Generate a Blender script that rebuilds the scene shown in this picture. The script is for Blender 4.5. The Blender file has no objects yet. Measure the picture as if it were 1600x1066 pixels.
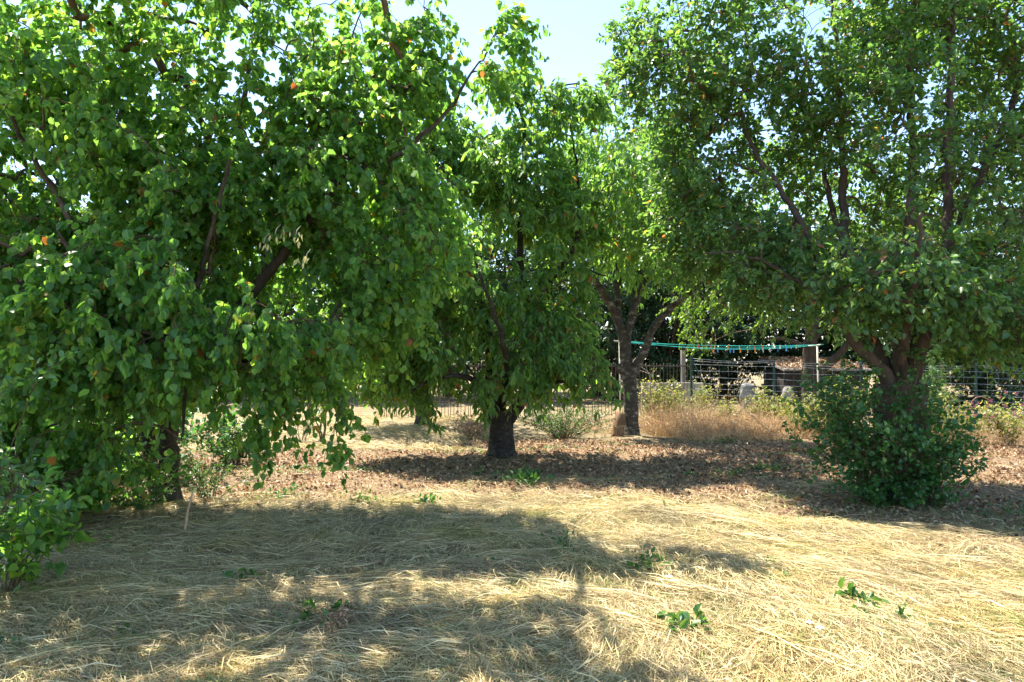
import bpy, math, random
import numpy as np
from mathutils import Matrix, Vector

# ------------------------------------------------------------------ camera, sky, sun, exposure
scene = bpy.context.scene
C = scene.collection
TILT = math.radians(1.45)
CAM = np.array([0.0, 0.0, 1.6])
FPX = 1067.0                      # focal length in pixels of the 1600 px frame
cam_data = bpy.data.cameras.new('camera')
cam_data.sensor_width = 36.0
cam_data.lens = 36.0 * FPX / 1600.0
cam_data.clip_end = 2000.0
cam = bpy.data.objects.new('camera', cam_data)
cam.location = CAM
cam.rotation_euler = (math.radians(90) + TILT, 0, 0)
C.objects.link(cam)
scene.camera = cam

SUN_EL = math.radians(64)
TO_SUN = np.array([-0.70 * math.cos(SUN_EL), 0.714 * math.cos(SUN_EL), math.sin(SUN_EL)])
world = bpy.data.worlds.new('World')
scene.world = world
world.use_nodes = True
wn = world.node_tree
bg = wn.nodes['Background']
sky = wn.nodes.new('ShaderNodeTexSky')
sky.sky_type = 'NISHITA'
sky.sun_disc = False
sky.sun_elevation = SUN_EL
sky.sun_rotation = math.atan2(TO_SUN[0], TO_SUN[1])
sky.air_density = 1.0
sky.dust_density = 0.25
sky.ozone_density = 2.5
wn.links.new(sky.outputs['Color'], bg.inputs['Color'])
bg.inputs['Strength'].default_value = 0.13

sun_data = bpy.data.lights.new('sun', 'SUN')
sun_data.energy = 5.0
sun_data.angle = math.radians(0.53)
sun_data.color = (1.0, 0.95, 0.86)
sun = bpy.data.objects.new('sun', sun_data)
sun.rotation_euler = Vector(TO_SUN).to_track_quat('Z', 'Y').to_euler()
sun.location = (-10, 14, 30)
C.objects.link(sun)

scene.view_settings.view_transform = 'Standard'
scene.view_settings.look = 'None'
scene.view_settings.exposure = 1.86
scene.view_settings.gamma = 1.0
scene.view_settings.use_curve_mapping = False
scene.cycles.max_bounces = 8
scene.cycles.diffuse_bounces = 5
scene.cycles.glossy_bounces = 2
scene.cycles.transmission_bounces = 5
scene.cycles.transparent_max_bounces = 4
scene.cycles.sample_clamp_indirect = 6.0
scene.cycles.use_denoising = True
scene.cycles.use_adaptive_sampling = True
scene.cycles.adaptive_threshold = 0.02

rng = np.random.default_rng(7)
random.seed(7)


# ------------------------------------------------------------------ small helpers
def P(px, py, d):
    """world point at depth d (metres along Y) under pixel px, py of the 1600x1066 frame"""
    u = (px - 800.0) / FPX
    v = (533.0 - py) / FPX
    dy = math.cos(TILT) - v * math.sin(TILT)
    dz = math.sin(TILT) + v * math.cos(TILT)
    s = d / dy
    return np.array([u * s, d, 1.6 + dz * s])


def project(p):
    q = p - CAM
    f = q[:, 1] * math.cos(TILT) + q[:, 2] * math.sin(TILT)
    up = -q[:, 1] * math.sin(TILT) + q[:, 2] * math.cos(TILT)
    f = np.maximum(f, 1e-3)
    return 800 + FPX * q[:, 0] / f, 533 - FPX * up / f, f


def unit(v):
    return v / np.maximum(np.linalg.norm(v, axis=-1, keepdims=True), 1e-9)


_wv = [(rng.uniform(-1, 1), rng.uniform(-1, 1), rng.uniform(0, 6.28)) for _ in range(24)]


def smooth(x, y, scale, seed=0):
    """cheap smooth noise, about -1..1"""
    x = np.asarray(x, float) / scale
    y = np.asarray(y, float) / scale
    o = 0
    for k in range(6):
        a, b, c = _wv[(k + seed * 5) % 24]
        n = math.hypot(a, b) + 1e-6
        f = 1.3 + 0.9 * k
        o = o + np.sin((a * x + b * y) / n * f + c * (seed + 1)) / (1 + 0.45 * k)
    return o / 2.6


def H(x, y):
    x = np.asarray(x, float)
    y = np.asarray(y, float)
    fade = np.clip((60 - np.abs(y)) / 40, 0, 1) * np.clip((50 - np.abs(x)) / 30, 0, 1)
    h = 0.045 * smooth(x, y, 1.9, 0) + 0.030 * smooth(x, y, 0.5, 1) + 0.05 * smooth(x, y, 6.0, 2)
    # swell of raked straw that ends where the leaf litter begins
    h = h + 0.07 * np.exp(-((y - 7.3 + 0.75 * np.clip(x - 1.5, 0, 4)) / 0.55) ** 2) * np.clip((x + 0.2) / 2, 0, 1) * np.clip((6.5 - x) / 2, 0, 1)
    return h * fade


def litter_zone(x, y):
    """1 on the brown leaf litter under the trees, 0 on straw"""
    edge = 7.75 - 1.04 * np.clip(x - 1.6, 0, 4.5) + 0.35 * smooth(x, y, 0.9, 3)
    edge = np.where(x < -1.0, np.maximum(edge + 0.45 * (x + 1.0), 6.3 + 0.4 * smooth(x, y, .8, 2)), edge)
    a = np.clip((y - edge) / 1.1, 0, 1)
    far = 13.6 + 0.4 * smooth(x, y, 1.5, 1)
    far = np.where(x < -1.5, 12.3 + 0.3 * smooth(x, y, 1.2, 1), far)
    b = np.clip((far - y) / 0.6, 0, 1)
    return a * b


def mesh_from(name, V, F, mat=None, smooth_shade=True, mats=None, mat_index=None):
    """V (n,3), F (m,k) with constant k"""
    me = bpy.data.meshes.new(name)
    V = np.ascontiguousarray(V, dtype=np.float32).reshape(-1, 3)
    F = np.ascontiguousarray(F, dtype=np.int32)
    m, k = F.shape
    me.vertices.add(len(V))
    me.vertices.foreach_set('co', V.ravel())
    me.loops.add(m * k)
    me.loops.foreach_set('vertex_index', F.ravel())
    me.polygons.add(m)
    me.polygons.foreach_set('loop_start', np.arange(0, m * k, k, dtype=np.int32))
    me.polygons.foreach_set('loop_total', np.full(m, k, dtype=np.int32))
    me.polygons.foreach_set('use_smooth', np.full(m, smooth_shade, dtype=bool))
    if mats:
        for q in mats:
            me.materials.append(q)
        if mat_index is not None:
            me.polygons.foreach_set('material_index', np.ascontiguousarray(mat_index, dtype=np.int32))
    elif mat:
        me.materials.append(mat)
    me.update(calc_edges=True)
    return me


def link(name, me, parent=None, loc=None):
    o = bpy.data.objects.new(name, me)
    C.objects.link(o)
    if loc is not None:
        o.location = loc
    if parent is not None:
        o.parent = parent
    return o


def tag(o, label=None, cat=None, group=None, kind=None):
    if label:
        o['label'] = label
    if cat:
        o['category'] = cat
    if group:
        o['group'] = group
    if kind:
        o['kind'] = kind
    return o


def thing(name, label, cat, loc, group=None):
    o = bpy.data.objects.new(name, None)
    o.empty_display_size = 0.2
    C.objects.link(o)
    o.location = [float(v) for v in loc]
    return tag(o, label, cat, group)


class MB:
    """collects quads (tris are padded away by keeping two lists)"""
    def __init__(self):
        self.v, self.q, self.t, self.n = [], [], [], 0

    def add(self, V, Q=None, T=None):
        V = np.asarray(V, float).reshape(-1, 3)
        if Q is not None and len(Q):
            self.q.append(np.asarray(Q, int).reshape(-1, 4) + self.n)
        if T is not None and len(T):
            self.t.append(np.asarray(T, int).reshape(-1, 3) + self.n)
        self.v.append(V)
        self.n += len(V)
        return self

    def box(self, c, s, rot=0.0, taper=1.0, tilt=None):
        x, y, z = [k / 2 for k in s]
        V = np.array([[-x, -y, -z], [x, -y, -z], [x, y, -z], [-x, y, -z],
                      [-x * taper, -y * taper, z], [x * taper, -y * taper, z], [x * taper, y * taper, z], [-x * taper, y * taper, z]])
        if tilt is not None:
            V = np.array([tilt @ Vector(k) for k in V])
        ca, sa = math.cos(rot), math.sin(rot)
        V = np.stack([V[:, 0] * ca - V[:, 1] * sa, V[:, 0] * sa + V[:, 1] * ca, V[:, 2]], 1) + np.asarray(c, float)
        return self.add(V, [[0, 3, 2, 1], [4, 5, 6, 7], [0, 1, 5, 4], [1, 2, 6, 5], [2, 3, 7, 6], [3, 0, 4, 7]])

    def tube(self, pts, rad, sides=8, rough=0.0, cap=True):
        pts = np.asarray(pts, float)
        V, F = tubes(pts[None], np.broadcast_to(np.asarray(rad, float), (len(pts),))[None], sides, rough)
        self.add(V, F)
        if cap:
            a = self.n
            self.add([pts[-1], pts[0]])
            b = a - sides
            self.t.append(np.array([[b + k, b + (k + 1) % sides, a] for k in range(sides)]))
            b = a - sides * len(pts)
            self.t.append(np.array([[b + (k + 1) % sides, b + k, a + 1] for k in range(sides)]))
        return self

    def mesh(self, name, mat, smooth_shade=True, origin=(0, 0, 0)):
        V = np.concatenate(self.v) - np.asarray(origin, float)
        T = list(self.t)
        if self.q:
            Q = np.concatenate(self.q)
            T += [Q[:, [0, 1, 2]], Q[:, [0, 2, 3]]]
        if not self.t:
            return mesh_from(name, V, np.concatenate(self.q), mat, smooth_shade)
        return mesh_from(name, V, np.concatenate(T), mat, smooth_shade)

    def build(self, name, mat, parent=None, smooth_shade=True):
        if parent is not None:
            return link(name, self.mesh(name, mat, smooth_shade, parent.location), parent)
        return link(name, self.mesh(name, mat, smooth_shade))


def tubes(pts, rad, sides=4, rough=0.0):
    """batch of N tubes of K points: pts (N,K,3) rad (N,K) -> verts, quads"""
    N, K, _ = pts.shape
    t = unit(np.gradient(pts, axis=1))
    mean = unit(t.mean(1))
    ref = np.where(np.abs(mean[:, 2:3]) > 0.8, np.array([[1.0, 0.13, 0]]), np.array([[0.0, 0.1, 1.0]]))[:, None, :]
    u = unit(np.cross(t, np.broadcast_to(ref, t.shape)))
    v = np.cross(t, u)
    a = np.arange(sides) / sides * 2 * math.pi
    r = rad[..., None, None] * np.ones((1, 1, sides, 1))
    if rough:
        r = r * (1 + rough * rng.uniform(-1, 1, (N, K, sides, 1)))
    ring = pts[:, :, None, :] + r * (np.cos(a)[None, None, :, None] * u[:, :, None, :] + np.sin(a)[None, None, :, None] * v[:, :, None, :])
    idx = np.arange(N * K * sides).reshape(N, K, sides)
    nx = np.roll(idx, -1, axis=2)
    F = np.stack([idx[:, :-1], nx[:, :-1], nx[:, 1:], idx[:, 1:]], -1).reshape(-1, 4)
    return ring.reshape(-1, 3), F


# ------------------------------------------------------------------ materials
def nodes_of(name):
    m = bpy.data.materials.new(name)
    m.use_nodes = True
    nt = m.node_tree
    for n in list(nt.nodes):
        nt.nodes.remove(n)
    out = nt.nodes.new('ShaderNodeOutputMaterial')
    return m, nt, out


def ramp(nt, stops, fac, mode='LINEAR'):
    r = nt.nodes.new('ShaderNodeValToRGB')
    r.color_ramp.interpolation = mode
    e = r.color_ramp.elements
    while len(e) < len(stops):
        e.new(0.5)
    for k, (p, c) in enumerate(stops):
        e[k].position = p
        e[k].color = (*c, 1)
    nt.links.new(fac, r.inputs['Fac'])
    return r.outputs['Color']


def random_fac(nt):
    g = nt.nodes.new('ShaderNodeNewGeometry')
    oi = nt.nodes.new('ShaderNodeObjectInfo')
    ad = nt.nodes.new('ShaderNodeMath')
    ad.operation = 'ADD'
    nt.links.new(g.outputs['Random Per Island'], ad.inputs[0])
    nt.links.new(oi.outputs['Random'], ad.inputs[1])
    fr = nt.nodes.new('ShaderNodeMath')
    fr.operation = 'FRACT'
    nt.links.new(ad.outputs[0], fr.inputs[0])
    return fr.outputs[0]


def leaf_mat(name, stops, trans=0.45, boost=(2.4, 2.3, 1.2), rough=0.42, spec=0.5, patch=None, patch_scale=1.1):
    """leaf blade: diffuse and gloss on the lit side, yellower light let through"""
    m, nt, out = nodes_of(name)
    col = ramp(nt, stops, random_fac(nt))
    if patch:   # weathering in drifts over the ground
        tc = nt.nodes.new('ShaderNodeTexCoord')
        nz = nt.nodes.new('ShaderNodeTexNoise')
        nz.inputs['Scale'].default_value = patch_scale
        nz.inputs['Detail'].default_value = 5
        nt.links.new(tc.outputs['Object'], nz.inputs['Vector'])
        pm = nt.nodes.new('ShaderNodeMix')
        pm.data_type = 'RGBA'
        pm.blend_type = 'MULTIPLY'
        pm.clamp_result = False
        pm.inputs['Factor'].default_value = 1.0
        nt.links.new(col, pm.inputs[6])
        nt.links.new(ramp(nt, patch, nz.outputs['Fac']), pm.inputs[7])
        col = pm.outputs[2]
    p = nt.nodes.new('ShaderNodeBsdfPrincipled')
    p.inputs['Roughness'].default_value = rough
    p.inputs['Specular IOR Level'].default_value = spec
    nt.links.new(col, p.inputs['Base Color'])
    mul = nt.nodes.new('ShaderNodeMix')
    mul.data_type = 'RGBA'
    mul.blend_type = 'MULTIPLY'
    mul.clamp_result = False
    mul.inputs['Factor'].default_value = 1.0
    nt.links.new(col, mul.inputs[6])
    mul.inputs[7].default_value = (*boost, 1)
    t = nt.nodes.new('ShaderNodeBsdfTranslucent')
    nt.links.new(mul.outputs[2], t.inputs['Color'])
    mx = nt.nodes.new('ShaderNodeMixShader')
    mx.inputs['Fac'].default_value = trans
    nt.links.new(p.outputs[0], mx.inputs[1])
    nt.links.new(t.outputs[0], mx.inputs[2])
    nt.links.new(mx.outputs[0], out.inputs['Surface'])
    return m


def noise_mat(name, stops, scale=8.0, detail=8.0, rough=0.85, bump=0.4, bump_scale=None, stretch=(1, 1, 1), spec=0.25, coords='Object', metallic=0.0):
    m, nt, out = nodes_of(name)
    tc = nt.nodes.new('ShaderNodeTexCoord')
    mp = nt.nodes.new('ShaderNodeMapping')
    mp.inputs['Scale'].default_value = stretch
    nt.links.new(tc.outputs[coords], mp.inputs['Vector'])
    nz = nt.nodes.new('ShaderNodeTexNoise')
    nz.inputs['Scale'].default_value = scale
    nz.inputs['Detail'].default_value = detail
    nz.inputs['Roughness'].default_value = 0.65
    nt.links.new(mp.outputs[0], nz.inputs['Vector'])
    col = ramp(nt, stops, nz.outputs['Fac'])
    p = nt.nodes.new('ShaderNodeBsdfPrincipled')
    p.inputs['Roughness'].default_value = rough
    p.inputs['Specular IOR Level'].default_value = spec
    p.inputs['Metallic'].default_value = metallic
    nt.links.new(col, p.inputs['Base Color'])
    if bump:
        nb = nt.nodes.new('ShaderNodeTexNoise')
        nb.inputs['Scale'].default_value = bump_scale or scale * 3
        nb.inputs['Detail'].default_value = 6
        nt.links.new(mp.outputs[0], nb.inputs['Vector'])
        b = nt.nodes.new('ShaderNodeBump')
        b.inputs['Strength'].default_value = bump
        b.inputs['Distance'].default_value = 0.03
        nt.links.new(nb.outputs['Fac'], b.inputs['Height'])
        nt.links.new(b.outputs[0], p.inputs['Normal'])
    nt.links.new(p.outputs[0], out.inputs['Surface'])
    return m


M = {}
M['fruit_leaf'] = leaf_mat('broad fruit leaf', [(0.0, (0.055, 0.145, 0.040)), (0.35, (0.086, 0.205, 0.052)), (0.75, (0.125, 0.26, 0.062)), (0.990, (0.15, 0.26, 0.04)), (0.994, (0.30, 0.22, 0.04)), (0.998, (0.24, 0.07, 0.03))], 0.62, (2.9, 2.45, 1.2))
M['cherry_leaf'] = leaf_mat('narrow cherry leaf', [(0.0, (0.058, 0.145, 0.040)), (0.5, (0.092, 0.205, 0.050)), (0.985, (0.15, 0.27, 0.060)), (0.992, (0.34, 0.20, 0.05)), (0.997, (0.30, 0.10, 0.04))], 0.55, (2.9, 2.45, 1.2))
M['plum_leaf'] = leaf_mat('small plum leaf', [(0.0, (0.045, 0.115, 0.036)), (0.45, (0.070, 0.160, 0.044)), (0.980, (0.125, 0.220, 0.052)), (0.988, (0.30, 0.24, 0.05)), (0.995, (0.32, 0.12, 0.05))], 0.5, (2.7, 2.35, 1.2), rough=0.36, spec=0.6)
M['sucker_leaf'] = leaf_mat('round sucker leaf', [(0.0, (0.030, 0.105, 0.030)), (0.6, (0.052, 0.150, 0.040)), (1.0, (0.09, 0.20, 0.05))], 0.45, (2.2, 2.1, 1.0), rough=0.34, spec=0.6)
M['glossy_leaf'] = leaf_mat('bluish glossy leaf', [(0.0, (0.04, 0.11, 0.034)), (0.6, (0.065, 0.155, 0.048)), (1.0, (0.10, 0.19, 0.055))], 0.4, (2.0, 2.0, 0.9), rough=0.3, spec=0.6)
M['hedge_leaf'] = leaf_mat('dark evergreen leaf', [(0.0, (0.012, 0.040, 0.012)), (0.6, (0.02, 0.058, 0.016)), (1.0, (0.04, 0.085, 0.02))], 0.25, (2.0, 2.0, 1.0))
M['far_leaf'] = leaf_mat('mid green leaf', [(0.0, (0.05, 0.12, 0.025)), (0.6, (0.085, 0.175, 0.035)), (1.0, (0.14, 0.23, 0.045))], 0.52, (2.8, 2.3, 0.9))
M['weed_leaf'] = leaf_mat('low weed leaf', [(0.0, (0.03, 0.09, 0.025)), (0.5, (0.05, 0.13, 0.03)), (1.0, (0.10, 0.19, 0.04))], 0.4, (2.0, 1.9, 0.9))
M['yellow_weed'] = leaf_mat('yellow green weed leaf', [(0.0, (0.10, 0.15, 0.03)), (0.5, (0.20, 0.25, 0.05)), (0.85, (0.32, 0.32, 0.08)), (1.0, (0.40, 0.27, 0.10))], 0.45, (1.6, 1.5, 1.0))
M['dry_bract'] = leaf_mat('withered cream leaf', [(0.0, (0.42, 0.38, 0.13)), (1.0, (0.55, 0.50, 0.22))], 0.35, (1.3, 1.3, 1.0))
M['straw'] = leaf_mat('dry straw', [(0.0, (0.17, 0.12, 0.07)), (0.2, (0.38, 0.29, 0.155)), (0.55, (0.60, 0.46, 0.23)), (0.84, (0.77, 0.64, 0.365)), (0.90, (0.30, 0.30, 0.12)), (1.0, (0.17, 0.23, 0.07))], 0.22, (1.2, 1.15, 1.0), rough=0.5, spec=0.35, patch=[(0.30, (0.60, 0.60, 0.60)), (0.42, (0.88, 0.86, 0.82)), (0.52, (1.0, 1.0, 0.95)), (0.60, (0.95, 0.9, 0.75)), (0.70, (0.62, 0.74, 0.42))])
M['green_grass'] = leaf_mat('green grass blade', [(0.0, (0.08, 0.15, 0.04)), (0.5, (0.16, 0.22, 0.06)), (1.0, (0.34, 0.33, 0.13))], 0.35, (1.6, 1.6, 1.0))
M['tan_stalk'] = leaf_mat('dry weed stalk', [(0.0, (0.20, 0.12, 0.065)), (0.35, (0.42, 0.26, 0.14)), (0.7, (0.55, 0.375, 0.205)), (0.93, (0.62, 0.50, 0.31)), (1.0, (0.25, 0.28, 0.09))], 0.3, (1.3, 1.2, 1.0), rough=0.6)
M['fallen'] = leaf_mat('fallen leaf', [(0.0, (0.07, 0.045, 0.026)), (0.25, (0.21, 0.115, 0.058)), (0.55, (0.38, 0.215, 0.110)), (0.8, (0.49, 0.32, 0.18)), (0.97, (0.58, 0.46, 0.29)), (1.0, (0.16, 0.20, 0.06))], 0.15, (1.2, 1.1, 1.0), rough=0.6, patch=[(0.3, (0.55, 0.52, 0.5)), (0.45, (0.9, 0.88, 0.85)), (0.6, (1.05, 1.05, 1.02))], patch_scale=1.8)
M['bark'] = noise_mat('grey brown bark', [(0.3, (0.025, 0.019, 0.014)), (0.55, (0.065, 0.050, 0.037)), (0.75, (0.15, 0.125, 0.10))], 9, 10, 0.9, 0.9, 22, (1, 1, 0.35))
M['bark_dark'] = noise_mat('blackish cherry bark', [(0.3, (0.014, 0.012, 0.010)), (0.55, (0.042, 0.033, 0.026)), (0.75, (0.11, 0.095, 0.078))], 9, 10, 0.92, 1.0, 18, (1, 1, 1.6))
M['bark_plum'] = noise_mat('brown plum bark', [(0.3, (0.030, 0.021, 0.016)), (0.55, (0.075, 0.052, 0.038)), (0.78, (0.14, 0.105, 0.078))], 8, 10, 0.9, 0.8, 20, (1, 1, 0.3))
M['bark_lichen'] = noise_mat('cherry bark with pale lichen', [(0.32, (0.032, 0.026, 0.020)), (0.55, (0.08, 0.066, 0.050)), (0.68, (0.27, 0.26, 0.22)), (0.8, (0.36, 0.35, 0.31))], 7, 10, 0.88, 0.7, 25, (1, 1, 1.8))
M['twig'] = noise_mat('reddish twig', [(0.3, (0.06, 0.035, 0.022)), (0.7, (0.16, 0.105, 0.065))], 12, 4, 0.8, 0.0)
M['dead_twig'] = noise_mat('bleached dead twig', [(0.3, (0.30, 0.23, 0.16)), (0.7, (0.48, 0.40, 0.30))], 12, 4, 0.8, 0.0)
M['green_stem'] = noise_mat('green stem', [(0.3, (0.10, 0.11, 0.04)), (0.7, (0.22, 0.21, 0.09))], 12, 4, 0.7, 0.0)
M['cane'] = noise_mat('reddish bramble cane', [(0.3, (0.22, 0.09, 0.07)), (0.7, (0.36, 0.20, 0.16))], 12, 4, 0.6, 0.0)
M['stick'] = noise_mat('pale dry stick', [(0.3, (0.34, 0.20, 0.11)), (0.7, (0.52, 0.36, 0.22))], 20, 6, 0.8, 0.4, 40, (1, 1, 0.2))
M['log'] = noise_mat('brown cut log', [(0.3, (0.10, 0.055, 0.03)), (0.7, (0.26, 0.16, 0.09))], 10, 8, 0.9, 0.7, 24, (1, 1, 0.25))
M['iron'] = noise_mat('rusty dark iron', [(0.3, (0.05, 0.04, 0.035)), (0.7, (0.13, 0.10, 0.085))], 15, 6, 0.7, 0.2)
M['green_paint'] = noise_mat('dark green painted steel', [(0.3, (0.012, 0.035, 0.026)), (0.7, (0.025, 0.06, 0.045))], 10, 4, 0.5, 0.0)
M['galvanised'] = noise_mat('galvanised wire', [(0.3, (0.22, 0.235, 0.24)), (0.7, (0.34, 0.36, 0.37))], 20, 3, 0.45, 0.0, metallic=0.3)
M['pale_post'] = noise_mat('weathered cream steel tube', [(0.3, (0.38, 0.34, 0.26)), (0.6, (0.52, 0.48, 0.38)), (0.8, (0.30, 0.22, 0.14))], 14, 8, 0.6, 0.1)
M['teal_line'] = noise_mat('teal plastic line', [(0.3, (0.02, 0.36, 0.30)), (0.7, (0.05, 0.48, 0.40))], 6, 2, 0.4, 0.0)
M['concrete'] = noise_mat('pale weathered concrete', [(0.3, (0.14, 0.12, 0.09)), (0.5, (0.34, 0.30, 0.23)), (0.62, (0.27, 0.235, 0.18)), (0.8, (0.12, 0.11, 0.08))], 2.2, 10, 0.9, 0.4, 18)
M['stone'] = noise_mat('grey stone', [(0.3, (0.10, 0.095, 0.085)), (0.7, (0.30, 0.29, 0.27))], 6, 10, 0.9, 0.5, 16)
M['old_wood'] = noise_mat('grey weathered wood', [(0.3, (0.12, 0.10, 0.085)), (0.7, (0.27, 0.24, 0.21))], 8, 8, 0.9, 0.5, 22, (1, 1, 0.2))
M['old_stone'] = noise_mat('stained block stone', [(0.3, (0.12, 0.11, 0.095)), (0.55, (0.26, 0.245, 0.215)), (0.75, (0.36, 0.34, 0.30))], 5, 12, 0.95, 0.8, 14)
M['dark_board'] = noise_mat('dark stained board', [(0.3, (0.02, 0.017, 0.015)), (0.7, (0.05, 0.042, 0.035))], 8, 8, 0.9, 0.4, 22, (1, 1, 0.2))
M['pink'] = noise_mat('pink petal', [(0.3, (0.55, 0.08, 0.18)), (0.7, (0.70, 0.16, 0.28))], 10, 2, 0.6, 0.0)
M['white_petal'] = noise_mat('white petal', [(0.3, (0.72, 0.70, 0.72)), (0.7, (0.82, 0.80, 0.82))], 10, 2, 0.6, 0.0)
PEG = {'red': (0.55, 0.05, 0.05), 'orange': (0.65, 0.27, 0.05), 'blue': (0.10, 0.30, 0.60), 'white': (0.72, 0.72, 0.70), 'pink': (0.62, 0.22, 0.25), 'pale green': (0.38, 0.55, 0.38), 'wooden': (0.50, 0.38, 0.20)}
for k, c in PEG.items():
    M['peg ' + k] = noise_mat(k + ' peg', [(0.3, tuple(v * 0.85 for v in c)), (0.7, c)], 30, 2, 0.5, 0.0)


def ground_mat():
    m, nt, out = nodes_of('dry orchard ground')
    tc = nt.nodes.new('ShaderNodeTexCoord')
    at = nt.nodes.new('ShaderNodeAttribute')
    at.attribute_name = 'litter'

    def nz(scale, detail=8, rough=0.7):
        n = nt.nodes.new('ShaderNodeTexNoise')
        n.inputs['Scale'].default_value = scale
        n.inputs['Detail'].default_value = detail
        n.inputs['Roughness'].default_value = rough
        nt.links.new(tc.outputs['Object'], n.inputs['Vector'])
        return n.outputs['Fac']
    straw = ramp(nt, [(0.28, (0.07, 0.052, 0.028)), (0.45, (0.16, 0.12, 0.065)), (0.6, (0.29, 0.225, 0.125)), (0.75, (0.42, 0.34, 0.2))], nz(14, 12, 0.8))
    soil = ramp(nt, [(0.3, (0.06, 0.040, 0.024)), (0.48, (0.17, 0.115, 0.065)), (0.6, (0.31, 0.215, 0.125)), (0.75, (0.42, 0.31, 0.19))], nz(26, 12, 0.85))
    mx = nt.nodes.new('ShaderNodeMix')
    mx.data_type = 'RGBA'
    nt.links.new(at.outputs['Fac'], mx.inputs['Factor'])
    nt.links.new(straw, mx.inputs[6])
    nt.links.new(soil, mx.inputs[7])
    p = nt.nodes.new('ShaderNodeBsdfPrincipled')
    p.inputs['Roughness'].default_value = 0.95
    p.inputs['Specular IOR Level'].default_value = 0.1
    nt.links.new(mx.outputs[2], p.inputs['Base Color'])
    b = nt.nodes.new('ShaderNodeBump')
    b.inputs['Strength'].default_value = 0.7
    b.inputs['Distance'].default_value = 0.04
    nt.links.new(nz(40, 10, 0.8), b.inputs['Height'])
    nt.links.new(b.outputs[0], p.inputs['Normal'])
    nt.links.new(p.outputs[0], out.inputs['Surface'])
    return m


# ------------------------------------------------------------------ ground
def axis(lo, hi, step, far, n):
    a = np.arange(lo, hi + 1e-6, step)
    g = np.geomspace(step * 2, far, n)
    return np.concatenate([lo - g[::-1], a, hi + g])


gx = axis(-12, 12, 0.16, 420, 26)
gy = axis(1.5, 21, 0.16, 480, 26)
GX, GY = np.meshgrid(gx, gy)
GZ = H(GX, GY)
nv = len(gx)
ii = (np.arange(len(gy) - 1)[:, None] * nv + np.arange(nv - 1)[None]).ravel()
me = mesh_from('ground', np.stack([GX, GY, GZ], -1).reshape(-1, 3), np.stack([ii, ii + 1, ii + nv + 1, ii + nv], 1), ground_mat())
at = me.attributes.new('litter', 'FLOAT', 'POINT')
at.data.foreach_set('value', litter_zone(GX, GY).ravel().astype(np.float32))
tag(link('ground', me), kind='structure')

# ------------------------------------------------------------------ leaves
# templates run along +Y from the stalk, +Z is the upper face; all triangles
def tpl_heart(w=0.9, droop=0.16, fold=0.12):
    V = [(0, 0, 0), (0, .36, -.02), (0, .70, -.05 - droop * .4), (0, 1.0, -droop - .08),
         (-.47 * w, .20, fold * .8), (-.42 * w, .55, fold * .6 - droop * .2), (.47 * w, .20, fold * .8), (.42 * w, .55, fold * .6 - droop * .2),
         (-.26 * w, -.06, fold * .4), (.26 * w, -.06, fold * .4)]
    F = [(0, 1, 4), (0, 4, 8), (1, 2, 5), (1, 5, 4), (2, 3, 5), (0, 6, 1), (0, 9, 6), (1, 7, 2), (1, 6, 7), (2, 7, 3)]
    return np.array(V, float), np.array(F)


def tpl_lance(w=0.36, droop=0.2, fold=0.08):
    V = [(0, 0, 0), (0, .5, -.02), (0, 1, -droop), (-.42 * w, .25, fold * .8), (-.48 * w, .55, fold * .6), (.42 * w, .25, fold * .8), (.48 * w, .55, fold * .6)]
    F = [(0, 1, 3), (1, 4, 3), (1, 2, 4), (0, 5, 1), (1, 5, 6), (1, 6, 2)]
    return np.array(V, float), np.array(F)


def tpl_oval(w=0.55, droop=0.12, fold=0.1):
    V = [(0, 0, 0), (0, 1, -droop), (-.5 * w, .30, fold), (-.42 * w, .70, fold * .6), (.5 * w, .30, fold), (.42 * w, .70, fold * .6)]
    F = [(0, 1, 3), (0, 3, 2), (0, 5, 1), (0, 4, 5)]
    return np.array(V, float), np.array(F)


def tpl_lobed():
    a = np.linspace(0, 2 * math.pi, 11)[:-1]
    r = np.where(np.arange(10) % 2 == 0, 0.52, 0.33)
    V = [(0, 0.45, -.03)] + [(r[k] * math.sin(a[k]), 0.5 - r[k] * math.cos(a[k]), .06 * math.sin(3 * a[k])) for k in range(10)]
    F = [(0, 1 + k, 1 + (k + 1) % 10) for k in range(10)]
    return np.array(V, float), np.array(F)


def frames(axis_, normal):
    a = unit(axis_)
    n = unit(normal - (normal * a).sum(-1, keepdims=True) * a)
    s = np.cross(a, n)
    return s, a, n


def leaf_geometry(tpl, pos, axis_, normal, size, jitter=0.12):
    TV, TF = tpl
    s, a, n = frames(axis_, normal)
    N, k = len(pos), len(TV)
    sx = size * rng.uniform(1 - jitter, 1 + jitter, N)
    bend = rng.uniform(0.3, 1.9, N)
    V = (pos[:, None, :] + TV[None, :, 0:1] * (sx[:, None, None] * s[:, None, :]) + TV[None, :, 1:2] * (size[:, None, None] * a[:, None, :])
         + TV[None, :, 2:3] * ((size * bend)[:, None, None] * n[:, None, :]))
    F = TF[None] + (np.arange(N) * k)[:, None, None]
    return V.reshape(-1, 3), F.reshape(-1, 3)


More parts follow.
